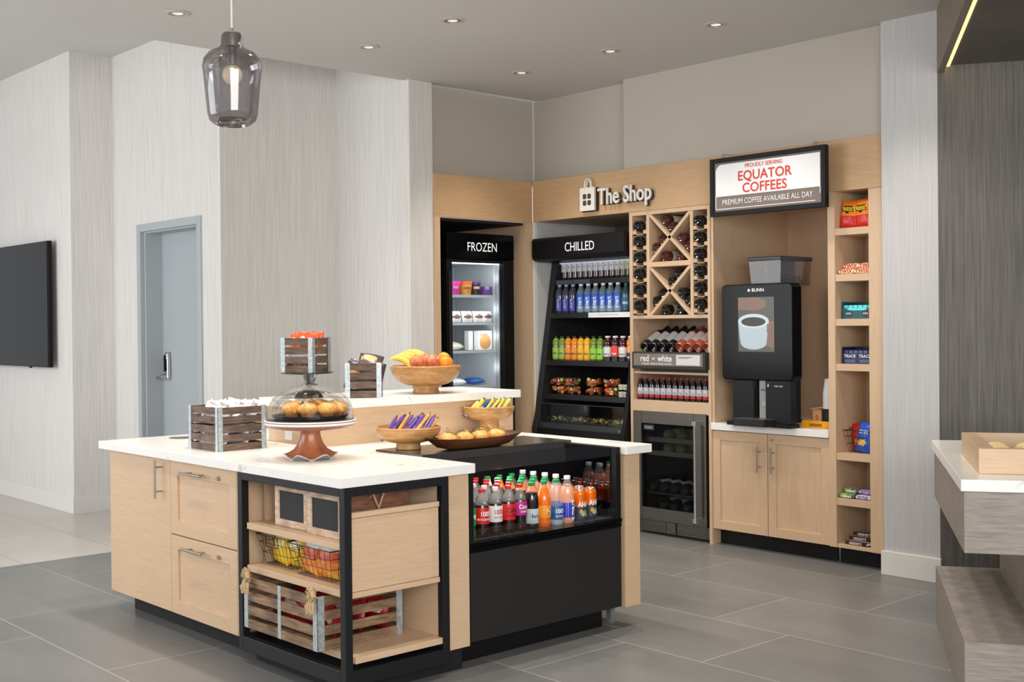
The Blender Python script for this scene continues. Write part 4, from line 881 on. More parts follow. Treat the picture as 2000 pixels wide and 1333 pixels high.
# ================================================================ chalkboard boxes on the top island shelf
for i, (cx, lb) in enumerate([(-4.475, 'whitewashed wooden box with a blank chalkboard front, left of the pair'), (-4.185, 'whitewashed wooden box with a blank chalkboard front, right of the pair')]):
    t = thing('chalkboard_box', lb, 'box', (cx, 2.9, .628)); w_, h_, yf = .262, .185, 2.765
    if i == 1: yf = 2.745
    f_ = .03; b = MB(); x0, x1 = cx-w_/2, cx+w_/2; z0, z1 = .629, .629+h_
    b.box(x0, yf, z0, x0+f_, yf+.02, z1); b.box(x1-f_, yf, z0, x1, yf+.02, z1); b.box(x0+f_, yf, z0, x1-f_, yf+.02, z0+f_); b.box(x0+f_, yf, z1-f_, x1-f_, yf+.02, z1); b.build('frame', whitewash, t, .002)
    MB().box(x0+f_, yf+.008, z0+f_, x1-f_, yf+.016, z1-f_).build('chalkboard', M((44, 46, 48), .75, var=.12, scale=20), t)
    rd = grain('redwood%d' % i, (104, 66, 48), (146, 100, 76), (18, 18, 90), .65)
    MB().box(x0+.006, yf+.02, z0, x0+.016, yf+.34, z1-.004).build('side_panel', rd, t); MB().box(x1-.016, yf+.02, z0, x1-.006, yf+.34, z1-.004).build('side_panel', rd, t)
    MB().box(x0+.016, yf+.33, z0, x1-.016, yf+.34, z1-.004).build('back_panel', rd, t); MB().box(x0+.016, yf+.02, z0, x1-.016, yf+.33, z0+.01).build('bottom_panel', rd, t)
    MB().tube([(x1-.0, yf+.14, z1-.02), (x1+.012, yf+.145, z1-.005), (x1+.016, yf+.17, z1-.07), (x1+.012, yf+.20, z1-.005), (x1, yf+.205, z1-.02)], .006, 8).build('rope_handle', rope, t)
# ================================================================ wire baskets with chip bags
wire = M((60, 56, 54), .35, metal=.7, var=0)
def basket(label, w0, w1, d0, d1, h):
    """tapering wire basket: bottom w0 x d0, top w1 x d1"""
    t = thing('wire_basket', label, 'basket')
    def rect(w_, d_, z): return [(-w_/2, -d_/2, z), (w_/2, -d_/2, z), (w_/2, d_/2, z), (-w_/2, d_/2, z)]
    MB().tube(rect(w1, d1, h), .0026, 6, closed=True).build('rim', wire, t)
    b = MB()
    for q in (.002, .38, .72): b.tube(rect(w0+(w1-w0)*q, d0+(d1-d0)*q, h*q+.002), .0014, 5, closed=True)
    nx, ny = 9, 7
    for i in range(nx):
        u = i/(nx-1)-.5; b.tube([(u*w1, -d1/2, h), (u*w0, -d0/2, .002), (u*w0, d0/2, .002), (u*w1, d1/2, h)], .0012, 5)
    for j in range(ny):
        u = j/(ny-1)-.5; b.tube([(-w1/2, u*d1, h), (-w0/2, u*d0, .002), (w0/2, u*d0, .002), (w1/2, u*d1, h)], .0012, 5)
    b.build('wire_mesh', wire, t)
    MB().tube([(-w1*.18, -d1/2-.002, h), (-w1*.18, -d1/2-.004, h*.66), (w1*.18, -d1/2-.004, h*.66), (w1*.18, -d1/2-.002, h)], .0022, 6).build('label_holder', wire, t)
    for sx in (-1, 1): MB().tube([(sx*w1/2, -.03, h), (sx*(w1/2+.012), -.028, h+.01), (sx*(w1/2+.012), .028, h+.01), (sx*w1/2, .03, h)], .0024, 6).build('handle', wire, t)
    return t
BK = Proto(basket('x', .24, .315, .20, .27, .135))
BK.put((-4.605, 2.885, .4405), 0, 'black wire basket of yellow chip bags on the middle island shelf', 'wire baskets on the middle island shelf', (.86, 1, 1))
BK.put((-4.285, 2.862, .4405), 0, 'black wire basket of red and orange chip bags on the middle island shelf', 'wire baskets on the middle island shelf', (1.05, 1, 1))
yl = Proto(tag(bag('chip_bag', .150, .160, .065, grain('chips_yellow', (244, 196, 14), (255, 236, 110), (14, 14, 14), .28, detail=3), grain('chips_yellow_low', (240, 186, 10), (252, 222, 70), (18, 18, 18), .28, detail=3), (252, 240, 170), None, seed=21, blob=(.5, .55, .22, .16), tcol=(190, 30, 30)), 'x', 'chip bag'))
for k, (x, y, rz, lb) in enumerate([(-4.655, 2.825, -6, 'yellow chip bag at the front left of the left wire basket'), (-4.54, 2.84, 12, 'yellow chip bag beside it at the right of the left wire basket'), (-4.61, 2.91, 4, 'yellow chip bag in the second row of the left wire basket'), (-4.58, 2.965, -8, 'yellow chip bag at the back of the left wire basket')]):
    yl.put((x, y, .4425), (R(-10), R(4-3*k), R(rz)), lb, 'yellow chip bags in the left basket')
rc = Proto(tag(bag('chip_bag', .155, .160, .065, grain('chips_red', (206, 34, 26), (238, 150, 60), (16, 16, 16), .28, detail=3), grain('chips_orange', (224, 76, 24), (252, 200, 90), (26, 26, 26), .28, detail=4), (238, 236, 232), None, seed=23, split=.42, blob=(.5, .78, .42, .1), tcol=(40, 40, 60)), 'x', 'chip bag'))
for k, (x, y, rz, lb) in enumerate([(-4.37, 2.800, -4, 'red and orange chip bag at the front left of the right wire basket'), (-4.235, 2.800, 8, 'red and orange chip bag at the front right of the right wire basket'), (-4.30, 2.87, 10, 'red and orange chip bag in the second row of the right wire basket'), (-4.18, 2.90, -6, 'red and orange chip bag deep in the right wire basket'), (-4.27, 2.94, 3, 'red and orange chip bag at the back of the right wire basket')]):
    rc.put((x, y, .4425), (R(-9), R(5-3*k), R(rz)), lb, 'red and orange chip bags in the right basket')
# ================================================================ bottles
def liquid(c, rough=.12): return M(c, rough, var=0, spec=.6, coat=.4)
clearp = M((206, 208, 200), .12, var=0, spec=.7); clearp.node_tree.nodes['Principled BSDF'].inputs['Alpha'].default_value = .19
def soda(name, label, liq, cap, lab, l2=None, txt=None, tcol=(250, 250, 250), r=.0335, h=.215, fill=.67, lz=(.28, .62), txt2=None, sz=.030, shape=0, a0=0, vert=False, cat='bottle', neck=None, blobc=None, sx=.85, off=.02):
    t = thing(name, label, cat)
    if shape == 0: P = [(.0, .0), (.78, .0), (.94, .03), (.96, .12), (.88, .24), (.93, .30), (.98, .34), (.98, .60), (.90, .66), (.72, .76), (.5, .85), (.36, .90), (.34, .945)]
    elif shape == 1: P = [(.0, .0), (.85, .0), (.97, .03), (1, .1), (1, .60), (.96, .68), (.80, .78), (.55, .86), (.42, .90), (.40, .94)]     # straight bottle
    else: P = [(.0, .0), (.85, .0), (.98, .03), (.98, .52), (.86, .60), (.98, .68), (.90, .80), (.62, .88), (.50, .91), (.50, .94)]             # juice
    pr = [(a*r, z*h) for a, z in P]
    mi = [0 if (P[j][1]+P[j+1][1])/2 < fill+.02 else 1 for j in range(len(P)-1)]
    MB().lathe(pr, 20, mi).build('bottle_body', [liq, neck or clearp], t)
    cr = (.42 if shape == 0 else .46 if shape == 1 else .60)*r
    MB().lathe([(cr, h*.925), (cr*1.03, h*.93), (cr, h*.995), (cr*.9, h), (0, h)], 16).build('cap', cap, t)
    if lab is not None:
        z0, z1 = lz[0]*h, lz[1]*h; lr = r*1.0
        b = MB(); b.lathe([(lr, z0), (lr*1.005, z0+.001), (lr*1.005, z1-.001), (lr, z1)], 24, 0)
        b.f = b.f[:-2]; b.m = b.m[:-2]; b.s = b.s[:-2]
        if l2 is not None: b.lathe([(lr*1.008, z0), (lr*1.008, z0+(z1-z0)*.32)], 24, 1); b.f = b.f[:-2]; b.m = b.m[:-2]; b.s = b.s[:-2]
        if txt: b.ctext(txt, sz, lr*1.02, (z0+z1)/2+(0 if not txt2 else sz*.25), 2, R(a0), sx, off, vert)
        if txt2: b.ctext(txt2, sz*.42, lr*1.02, (z0+z1)/2-sz*.55, 2, R(a0), .8)
        if blobc:
            vs = []; n = 20
            for k in range(n): a = 2*PI*k/n; aa = R(a0)+.30*math.cos(a)+.12; vs.append((lr*1.012*math.cos(aa), lr*1.012*math.sin(aa), (z0+z1)/2+.013*math.sin(a)))
            b.add(vs, [tuple(range(n))], 3)
        b.build('label', [lab, l2 or lab, M(tcol, .5, var=0), blobc or lab], t)
    return t
cola = liquid((34, 14, 10)); capR = M((222, 46, 32), .35, var=0); capW = M((240, 240, 240), .4, var=0); capG = M((16, 150, 76), .35, var=0); capK = M((24, 24, 24), .35, var=0)
L_red = M((206, 32, 28), .35, var=0); L_white = M((222, 222, 224), .35, var=0)
a0 = -7
kinds = [
 ('green soda bottle with white cap at the left wall of the display case', soda('soda_bottle', 'x', liquid((12, 110, 50)), capW, M((20, 140, 70), .35, var=0), None, 'SPR', neck=glassm('green_plastic', (120, 200, 140), .3, .06))),
 ('cola bottle with red cap and red 100% label', soda('soda_bottle', 'x', cola, capR, L_red, None, '100%', txt2='RECYCLED BOTTLE', sz=.030, a0=a0)),
 ('diet cola bottle with white cap and silver 100% label', soda('soda_bottle', 'x', cola, capW, L_white, None, '100%', tcol=(206, 32, 28), txt2='RECYCLED', sz=.030, a0=a0)),
 ('cola bottle with red cap and red black-lettered label', soda('soda_bottle', 'x', cola, capR, L_red, None, 'Coke', tcol=(30, 16, 16), txt2='ZERO SUGAR', sz=.030, a0=a0)),
 ('cherry cola bottle with red cap and magenta label', soda('soda_bottle', 'x', cola, capR, M((186, 40, 130), .35, var=0), None, 'Coca', txt2='CHERRY', sz=.028, a0=a0, lz=(.34, .64))),
 ('dark root beer bottle with green cap and silver label', soda('soda_bottle', 'x', liquid((26, 14, 12)), capG, M((196, 204, 208), .35, var=.1), None, "Barq's", tcol=(40, 40, 44), sz=.022, a0=a0, shape=1, lz=(.12, .44), fill=.72, blobc=None)),
 ('orange soda bottle with green cap and orange label', soda('soda_bottle', 'x', liquid((244, 112, 16)), capG, M((250, 150, 30), .35, var=0), None, 'Fa', tcol=(250, 250, 250), sz=.030, a0=a0+6, lz=(.2, .47), fill=.80, blobc=M((30, 34, 90), .4, var=0), neck=liquid((240, 140, 60)), off=.01)),
 ('clear water bottle with green cap and blue 100% label', soda('water_bottle', 'x', liquid((176, 190, 198)), capG, M((22, 96, 160), .35, var=0), None, '100%', txt2='RECYCLED', sz=.030, a0=a0, lz=(.12, .42), fill=.1, shape=1)),
 ('tall peach drink bottle with white cap and blue label', soda('water_bottle', 'x', liquid((236, 166, 130)), capW, M((18, 60, 196), .35, var=0), None, 'smart', sz=.050, a0=a0+18, lz=(.12, .44), fill=.72, shape=1, vert=True, h=.225, off=.03)),
]
def can(name, label):
    t = thing(name, label, 'can'); r, h = .033, .150
    P = [(0, .004), (.024, 0), (.031, .008), (.033, .016), (.033, .128), (.031, .138), (.0265, .146), (.0265, .150), (.024, .150), (.023, .146), (0, .146)]
    b = MB(); b.lathe(P, 24, [0, 1, 1, 1, 2, 2, 0, 0, 0, 0])
    b.lathe([(.0332, .016), (.0332, .070)], 24, 1); b.f = b.f[:-2]; b.m = b.m[:-2]; b.s = b.s[:-2]
    b.lathe([(.0332, .070), (.0332, .129)], 24, 2); b.f = b.f[:-2]; b.m = b.m[:-2]; b.s = b.s[:-2]
    b.ctext('AHA', .036, .0337, .080, 3, R(-8), .8, .03)
    for k, (aa, zz, mi) in enumerate([(-30, .045, 4), (-14, .035, 5), (6, .042, 6), (20, .032, 5)]):
        vs = []
        for q in range(14): a = 2*PI*q/14; w_ = R(aa)+.28*math.cos(a); vs.append((.0336*math.cos(w_), .0336*math.sin(w_), zz+.012*math.sin(a)))
        b.add(vs, [tuple(range(14))], mi)
    b.build('can_body', [M((200, 200, 204), .25, metal=.9, var=0), M((70, 80, 92), .3, metal=.3, var=.1), M((244, 116, 20), .25, metal=.3, var=0), M((245, 245, 245), .4, var=0), M((236, 160, 40), .4), M((196, 204, 210), .4), M((120, 190, 60), .4)], t)
    MB().box(-.009, -.006, .1465, .009, .006, .148).build('pull_tab', M((190, 190, 194), .25, metal=.9, var=0), t); return t
kinds.append(('orange and grey drink can with white letters', can('drink_can', 'x')))
ys = [3.437, 3.515, 3.595, 3.674, 3.747, 3.822, 3.901, 3.982, 4.056, 4.140]
ordw = ['second', 'third', 'fourth', 'fifth']
for (lb, pr), y in zip(kinds, ys):
    P_ = Proto(pr); g = 'drinks behind the front row: '+lb.split(' at ')[0]
    for k in range(5):
        P_.put((-4.078-.079*k, y+.002*((k*7) % 3-1), .5465), R(((k*37) % 21)-10 if k else 0), (lb if 'left wall' in lb else lb+', front row') if k == 0 else lb.split(' at ')[0]+', in the column behind it', None if k == 0 else g)
P_ = Proto(dup(kinds[9][1], (-4.078, 4.222, .5465)) if False else kinds[9][1])
dup(kinds[9][1], (-4.090, 4.222, .5465), R(6), 'front orange drink can at the right wall of the display case')
for k in range(1, 5): dup(kinds[9][1], (-4.085-.079*k, 4.222, .5465), R(k*17), 'orange drink can in the column along the right wall', 'drink cans along the right wall of the display case')
# ---------------- chilled cabinet
def rowof(proto, xs, y, z, fn, group=None, rot=-90):
    for k, x in enumerate(xs):
        lb, g = fn(k); proto.put((x, y, z), R(rot+((k*29) % 9-4)), lb, g if g else group)
A = -90+20     # labels turned a little towards the room
tb = Proto(soda('drink_bottle', 'x', liquid((60, 26, 40)), M((70, 70, 76), .4), M((206, 210, 218), .4, var=.06), None, 'vita', tcol=(150, 60, 90), sz=.016, r=.030, h=.205, lz=(.30, .66), shape=1, fill=.8))
tg = Proto(soda('drink_bottle', 'x', liquid((60, 70, 40)), M((70, 70, 76), .4), M((204, 208, 190), .4, var=.06), None, 'tea', tcol=(110, 130, 70), sz=.016, r=.030, h=.205, lz=(.30, .66), shape=1, fill=.8))
for k in range(15):
    x = -6.700+k*.0565
    (tb if k < 11 else tg).put((x, 6.66, 1.8435), R(A), 'red-rimmed label drink bottle in the top chiller row' if k < 11 else 'green-tinted label drink bottle at the right of the top chiller row', 'white-labelled bottles on the top chiller shelf' if k < 11 else 'green-tinted bottles on the top chiller shelf')
w1 = Proto(soda('water_bottle', 'x', liquid((60, 66, 90)), M((176, 178, 184), .4), M((30, 40, 150), .35, var=0), None, 'LIFEWTR', sz=.026, r=.034, h=.222, lz=(.08, .50), shape=1, fill=.6, vert=True, tcol=(230, 232, 240), neck=liquid((70, 74, 92))))
w2 = Proto(soda('water_bottle', 'x', liquid((110, 130, 150)), capW, M((26, 92, 200), .35, var=.1), M((120, 146, 168), .4), 'smart', sz=.044, r=.036, h=.222, lz=(.04, .64), shape=1, fill=.9, vert=True, neck=liquid((60, 72, 84))))
w3 = Proto(soda('water_bottle', 'x', liquid((60, 84, 88)), M((40, 120, 60), .4), M((30, 92, 130), .35, var=0), None, '100%', sz=.026, r=.036, h=.215, lz=(.12, .50), shape=1, fill=.9, neck=liquid((60, 80, 84))))
for k, x in enumerate([-6.685, -6.612, -6.538]): w1.put((x, 6.585, 1.583), R(A), 'dark blue labelled water bottle left on the second chiller shelf', 'dark blue water bottles on the second chiller shelf')
for k, x in enumerate([-6.452, -6.374, -6.296, -6.218, -6.142, -6.066]): w2.put((x, 6.585, 1.583), R(A), 'bright blue water bottle on the second chiller shelf', 'bright blue water bottles on the second chiller shelf')
for k, x in enumerate([-5.985, -5.91]): w3.put((x, 6.585, 1.583), R(A), 'green-capped 100% water bottle at the right of the second chiller shelf', 'green-capped water bottles on the second chiller shelf')
def juice(name, c, cap, lab, txt=None, l2=None, sh=2, tc=(40, 40, 30), lz=(.06, .50), sz=.024, r=.031): return Proto(soda(name, 'x', liquid(c), cap, lab, l2, txt, tc, r=r, h=.186, lz=lz, shape=sh, fill=.96, sz=sz, neck=liquid(c)))
jg = juice('juice_bottle', (120, 150, 50), capK, M((160, 196, 84), .4, var=.12), 'kiwi'); jo = juice('juice_bottle', (236, 140, 30), capK, M((240, 150, 50), .4, var=.12), 'mango')
jy = juice('juice_bottle', (240, 176, 30), capK, M((246, 186, 50), .4, var=.12), 'juice'); jl = juice('juice_bottle', (110, 140, 40), capK, M((150, 210, 60), .4, var=.12), 'pear')
jp = juice('juice_bottle', (62, 18, 34), capW, M((226, 226, 230), .4), 'berry', M((36, 34, 40), .4), tc=(60, 20, 40), lz=(.0, .56), r=.034); jr = juice('juice_bottle', (62, 18, 34), capW, M((226, 62, 46), .4), 'fruit', M((36, 34, 40), .4), tc=(250, 250, 250), lz=(.0, .6), r=.034)
ja = juice('juice_bottle', (244, 146, 30), capW, M((36, 34, 40), .4), 'citrus', None, tc=(250, 250, 250), lz=(0, .34), r=.034); jw = juice('juice_bottle', (196, 214, 150), M((210, 214, 200), .4), M((200, 216, 130), .4), 'lime', None, lz=(0, .7), r=.034)
seq = [(jg, 'green kiwi juice bottle with black cap', 2), (jo, 'orange juice bottle with black cap', 2), (jy, 'yellow juice bottle with black cap', 2), (jl, 'lime green juice bottle with black cap', 2), (jp, 'dark berry juice bottle with white label', 1), (jr, 'dark berry juice bottle with red label', 1), (jp, 'dark berry juice bottle with white label beside the orange one', 1), (ja, 'orange juice bottle with white cap', 1), (jw, 'pale lime juice bottle at the right end', 1)]
x = -6.668
for q, lb, n in seq:
    for k in range(n):
        q.put((x, 6.525, 1.2205), R(A), lb+' on the third chiller shelf', None if n == 1 else lb+'s'); x += .0675 if q in (jg, jo, jy, jl) and not (q is jl and k == 1) else .0765
# fruit cups
rnd = random.Random(5)
fm = [M(c, .35, var=.15, scale=80) for c in ((246, 140, 50), (226, 84, 60), (240, 226, 160), (186, 206, 110), (250, 170, 80), (170, 60, 60))]
def fruitcup(nm, lb, rx, h, cols, seed):
    t = thing(nm, lb, 'fruit cup'); r_ = random.Random(seed); b = MB()
    for k in range(34):
        a = r_.uniform(0, 2*PI); q = math.sqrt(r_.random())*rx*.82; z = r_.uniform(.012, h*.82)
        X = T(q*math.cos(a), q*math.sin(a), z) @ RZ(r_.uniform(0, 3)) @ RX(r_.uniform(0, 3)); s = r_.uniform(.010, .017)
        b.cbox((0, 0, 0), (s*1.7, s*1.3, s*1.3), r_.choice(cols), X) if r_.random() < .5 else b.blob((0, 0, 0), s, 8, r_.choice(cols), X)
    b.build('cut_fruit', fm, t)
    MB().lathe([(rx*.72, .0), (rx*.95, h*.42), (rx*1.03, h*.5), (rx*.98, h*.6), (rx*.7, h*.98), (0, h)], 20).build('clear_tub', plastic_c, t); return t
fa = Proto(fruitcup('fruit_cup', 'x', .069, .062, [1, 2, 3, 2, 5, 0], 1)); fb = Proto(fruitcup('fruit_cup', 'x', .069, .062, [0, 4, 4, 1, 2], 2)); fc = Proto(fruitcup('fruit_cup', 'x', .069, .062, [0, 4, 3, 5, 1], 3))
for i, x in enumerate([-6.645, -6.505, -6.27, -6.085]):
    for j in range(2):
        (fa if (i < 2 and j == 1) else fb if i in (0, 1, 2) else fc).put((x, 6.53, .9605+j*.064), R(i*50+j*90), ['mixed fruit tub, %s of the stack at the left wall of the chiller', 'mixed fruit tub, %s of the second stack from the left in the chiller', 'orange melon fruit tub, %s of the third stack in the chiller', 'melon and grape fruit tub, %s of the stack beside the white pots'][i] % ('upper' if j else 'lower'), 'tubs of cut fruit in the chiller')
yo = thing('yogurt_pot', 'x', 'yogurt pot'); MB().lathe([(.026, 0), (.029, .046), (.031, .048), (.031, .051), (0, .051)], 18).build('pot', offw, yo)
b = MB(); b.lathe([(.0275, .008), (.0292, .040)], 18, 0); b.f = b.f[:-2]; b.m = b.m[:-2]; b.s = b.s[:-2]; b.ctext('oats', .014, .0293, .026, 1, 0, .8); b.build('label', [M((196, 200, 180), .5, var=.25, scale=120), M((60, 110, 110), .5)], yo)
YO = Proto(yo)
for i in range(3):
    for j in range(2): YO.put((-5.965+i*.046*1.0-.0, 6.50+i*.0, .9605+j*.052), R(A), '%s white pot of the %s stack at the right of the fruit tubs' % (('upper', 'lower')[1-j], ('left', 'middle', 'right')[i]), 'white pots in the chiller', scale=.74)
# trays in the bottom
t = thing('salad_tray', 'x', 'food tray'); rnd = random.Random(8); b = MB()
for k in range(60): b.blob((rnd.uniform(-.09, .09), rnd.uniform(-.05, .05), rnd.uniform(.012, .04)), (rnd.uniform(.008, .018), rnd.uniform(.006, .014), rnd.uniform(.004, .01)), 6, rnd.randrange(4))
b.build('salad', [M((190, 196, 120), .5), M((222, 206, 160), .5), M((196, 90, 70), .5), M((120, 150, 70), .5)], t)
MB().box(-.10, -.06, 0, .10, .06, .008).build('tray_base', M((40, 40, 38), .4), t)
MB().prism([(-.10, -.06), (.10, -.06), (.10, .06), (-.10, .06)], .008, .045).build('clear_lid', plastic_c, t)
ST = Proto(t)
for k, x in enumerate([-6.615, -6.40, -6.185, -5.97]): ST.put((x, 6.52, .7435), R(2*k-3), ['food tray with clear lid, leftmost in the bottom of the chiller', 'food tray with clear lid, second from the left in the bottom of the chiller', 'food tray with clear lid, third from the left in the bottom of the chiller', 'food tray with clear lid, rightmost in the bottom of the chiller'][k], 'food trays in the bottom of the chiller')
# ================================================================ wine bottles
def wine(glassc, foil, lab, txt=None, wr=.0375, h=.30):
    t = thing('wine_bottle', 'x', 'wine bottle')
    P = [(0, .022), (.014, .018), (.026, .004), (.033, 0), (.0375, .006), (.0375, .185), (.034, .205), (.018, .228), (.0145, .245), (.0145, .298), (0, .30)]
    MB().lathe([(a/.0375*wr, z) for a, z in P], 24).build('bottle_body', liquid(glassc, .08), t)
    MB().lathe([(.0152, .242), (.0152, .301), (0, .3015)], 18).build('foil_capsule', foil, t)
    b = MB(); b.lathe([(wr*1.01, .055), (wr*1.01, .172)], 24); b.f = b.f[:-2]; b.m = b.m[:-2]; b.s = b.s[:-2]
    if txt: b.ctext(txt, .02, wr*1.02, .11, 1, 0, .9)
    b.build('label', [lab, M((60, 50, 50), .5)], t); return t
wd = wine((14, 16, 16), M((30, 26, 28), .4), M((210, 206, 198), .5)); wr_ = wine((74, 32, 28), M((110, 50, 54), .4), M((230, 222, 214), .5))
WD = Proto(wd); WR = Proto(wr_)
lie = lambda yaw_: (R(-90), 0, R(yaw_))
posn = ['lowest', 'second from the bottom', 'third from the bottom', 'third from the top', 'second from the top', 'topmost']
for side, xc, y0 in (('left', -5.716, 6.405), ('right', -5.1665, 6.405)):
    for k, z in enumerate(slotL): WD.put((xc, y0, z+.036), lie(0), 'dark wine bottle %s in the %s-hand column of the wine rack' % (posn[k], side), 'dark wine bottles in the rack side columns')
XB_ = [(-5.495, 2.219, 1), (-5.437, 2.168, 1), (-5.523, 2.086, 1), (-5.582, 2.032, 1), (-5.347, 2.088, 1), (-5.289, 2.031, 1), (-5.505, 1.9685, 1), (-5.359, 1.9685, 1),
       (-5.38, 1.838, 0), (-5.439, 1.787, 0), (-5.523, 1.706, 0), (-5.582, 1.653, 0), (-5.349, 1.706, 0), (-5.290, 1.652, 0), (-5.500, 1.592, 0), (-5.364, 1.592, 0)]
qd = ['upper left of the top quarter', 'lower of two in the top quarter', 'upper of two in the left quarter', 'lower of two in the left quarter', 'upper of two in the right quarter', 'lower of two in the right quarter', 'left of two in the bottom quarter', 'right of two in the bottom quarter']
for k, (x, z, c) in enumerate(XB_):
    (WR if c else WD).put((x, 6.455, z), lie(0), ('rosy wine bottle' if c else 'dark wine bottle')+', '+qd[k % 8]+(' of the upper crossed rack' if c else ' of the lower crossed rack'), 'wine bottles in the crossed racks')
# tilted display bottles, bases forward
dl = Proto(wine((20, 14, 14), M((20, 20, 22), .4), M((214, 214, 212), .5), 'red')); rl = Proto(wine((150, 72, 46), M((170, 90, 90), .4), M((232, 216, 214), .5), 'rose'))
for k, x in enumerate([-5.71, -5.628, -5.548, -5.468, -5.388, -5.308, -5.228, -5.150]):
    (dl if k < 4 else rl).put((x, 6.468, 1.325), (R(-62), 0, 0), ['dark wine bottle with white label, leftmost above the wine sign', 'dark wine bottle with white label, second from the left above the wine sign', 'dark wine bottle with white label, third from the left above the wine sign', 'dark wine bottle with white label, beside the pink ones above the wine sign', 'pink wine bottle with white label, beside the dark ones above the wine sign', 'pink wine bottle with white label, third from the right above the wine sign', 'pink wine bottle with white label, second from the right above the wine sign', 'pink wine bottle with white label, rightmost above the wine sign'][k], 'tilted wine bottles above the wine sign')
t = tag(MB().add([(-5.75, 6.47, 1.157), (-5.11, 6.47, 1.157), (-5.11, 6.80, 1.157), (-5.75, 6.80, 1.157), (-5.75, 6.47, 1.262), (-5.11, 6.47, 1.262), (-5.11, 6.80, 1.455), (-5.75, 6.80, 1.455)], [(0, 3, 2, 1), (4, 5, 6, 7), (0, 1, 5, 4), (1, 2, 6, 5), (2, 3, 7, 6), (3, 0, 4, 7)]).build('bottle_rest', M((60, 50, 44), .6)), 'sloping rest holding the tilted wine bottles above the wine sign', 'bottle rest')
mb_ = Proto(soda('small_wine_bottle', 'x', liquid((30, 12, 16)), M((170, 40, 44), .4), M((214, 216, 222), .4), M((170, 40, 44), .4), 'Ca', tcol=(60, 60, 70), sz=.02, r=.0245, h=.160, lz=(.12, .54), shape=1, fill=.98, neck=liquid((30, 12, 16))))
for k in range(12): mb_.put((-5.75+k*.0535, 6.475, .9535), R(A), 'small red wine bottle with red cap and white label above the wine fridge', 'small wine bottles above the wine fridge')
# bottles in the wine fridge
for k, x in enumerate([-5.656, -5.561, -5.468, -5.376, -5.285]): dl.put((x, 6.495, .336), lie(0), ['dark wine bottle, leftmost on the upper rack low in the wine fridge', 'dark wine bottle, second from the left on the upper rack in the wine fridge', 'dark wine bottle, middle of the upper rack in the wine fridge', 'dark wine bottle, second from the right on the upper rack in the wine fridge', 'dark wine bottle, rightmost on the upper rack in the wine fridge'][k], 'wine bottles lying in the wine fridge')
for k, x in enumerate([-5.57, -5.469, -5.355]): dl.put((x, 6.495, .218), lie(0), ['dark wine bottle, left of three on the lowest rack of the wine fridge', 'dark wine bottle, middle of three on the lowest rack of the wine fridge', 'dark wine bottle, right of three on the lowest rack of the wine fridge'][k], 'wine bottles lying in the wine fridge')
gw = Proto(wine((92, 100, 60), M((120, 116, 80), .4), M((200, 196, 180), .5)))
for k, (x, z) in enumerate([(-5.533, .708), (-5.403, .708), (-5.535, .610), (-5.415, .610)]): gw.put((x, 6.50, z), lie(0), ['green wine bottle, left on the top pull-out rack of the wine fridge', 'green wine bottle, right on the top pull-out rack of the wine fridge', 'green wine bottle, left on the second pull-out rack of the wine fridge', 'green wine bottle, right on the second pull-out rack of the wine fridge'][k], 'green wine bottles in the wine fridge')
# ================================================================ snacks in the shelf tower
rb = Proto(tag(bag('candy_bag', .132, .172, .05, (244, 130, 26), (206, 40, 28), (40, 26, 20), "REESE'S", tcol=(250, 224, 60), seed=31, split=.42, tsize=.24, blob=(.42, .66, .34, .13)), 'x', 'candy bag'))
rb.put((-4.058, 6.49, 2.071), (R(-7), R(6), R(3)), 'orange and red candy bag, left of the pair on the top tower shelf', 'orange candy bags on the top tower shelf')
rb.put((-3.944, 6.485, 2.071), (R(-5), R(-3), R(-4)), 'orange and red candy bag, right of the pair on the top tower shelf', 'orange candy bags on the top tower shelf')
tw = Proto(tag(bar('candy_bar', .122, .046, .034, (236, 214, 170), (240, 222, 186), 'TWIX', (206, 32, 36), end=(228, 190, 120), tsz=.8, tsx=1.1), 'x', 'candy bar'))
for k, (x, y, z, lb) in enumerate([(-4.056, 6.475, 1.7875, 'gold candy bar with red letters, front left of the second tower shelf'), (-3.945, 6.475, 1.7875, 'gold candy bar with red letters, front right of the second tower shelf'), (-4.054, 6.53, 1.7875, None), (-3.944, 6.53, 1.7875, None), (-4.054, 6.525, 1.822, None), (-3.946, 6.525, 1.822, None), (-4.052, 6.585, 1.7875, None), (-3.944, 6.585, 1.7875, None)]):
    tw.put((x, y, z), R((k*3) % 5-2), lb or 'gold candy bar with red letters in the stack behind the front pair', None if lb else 'gold candy bars stacked on the second tower shelf')
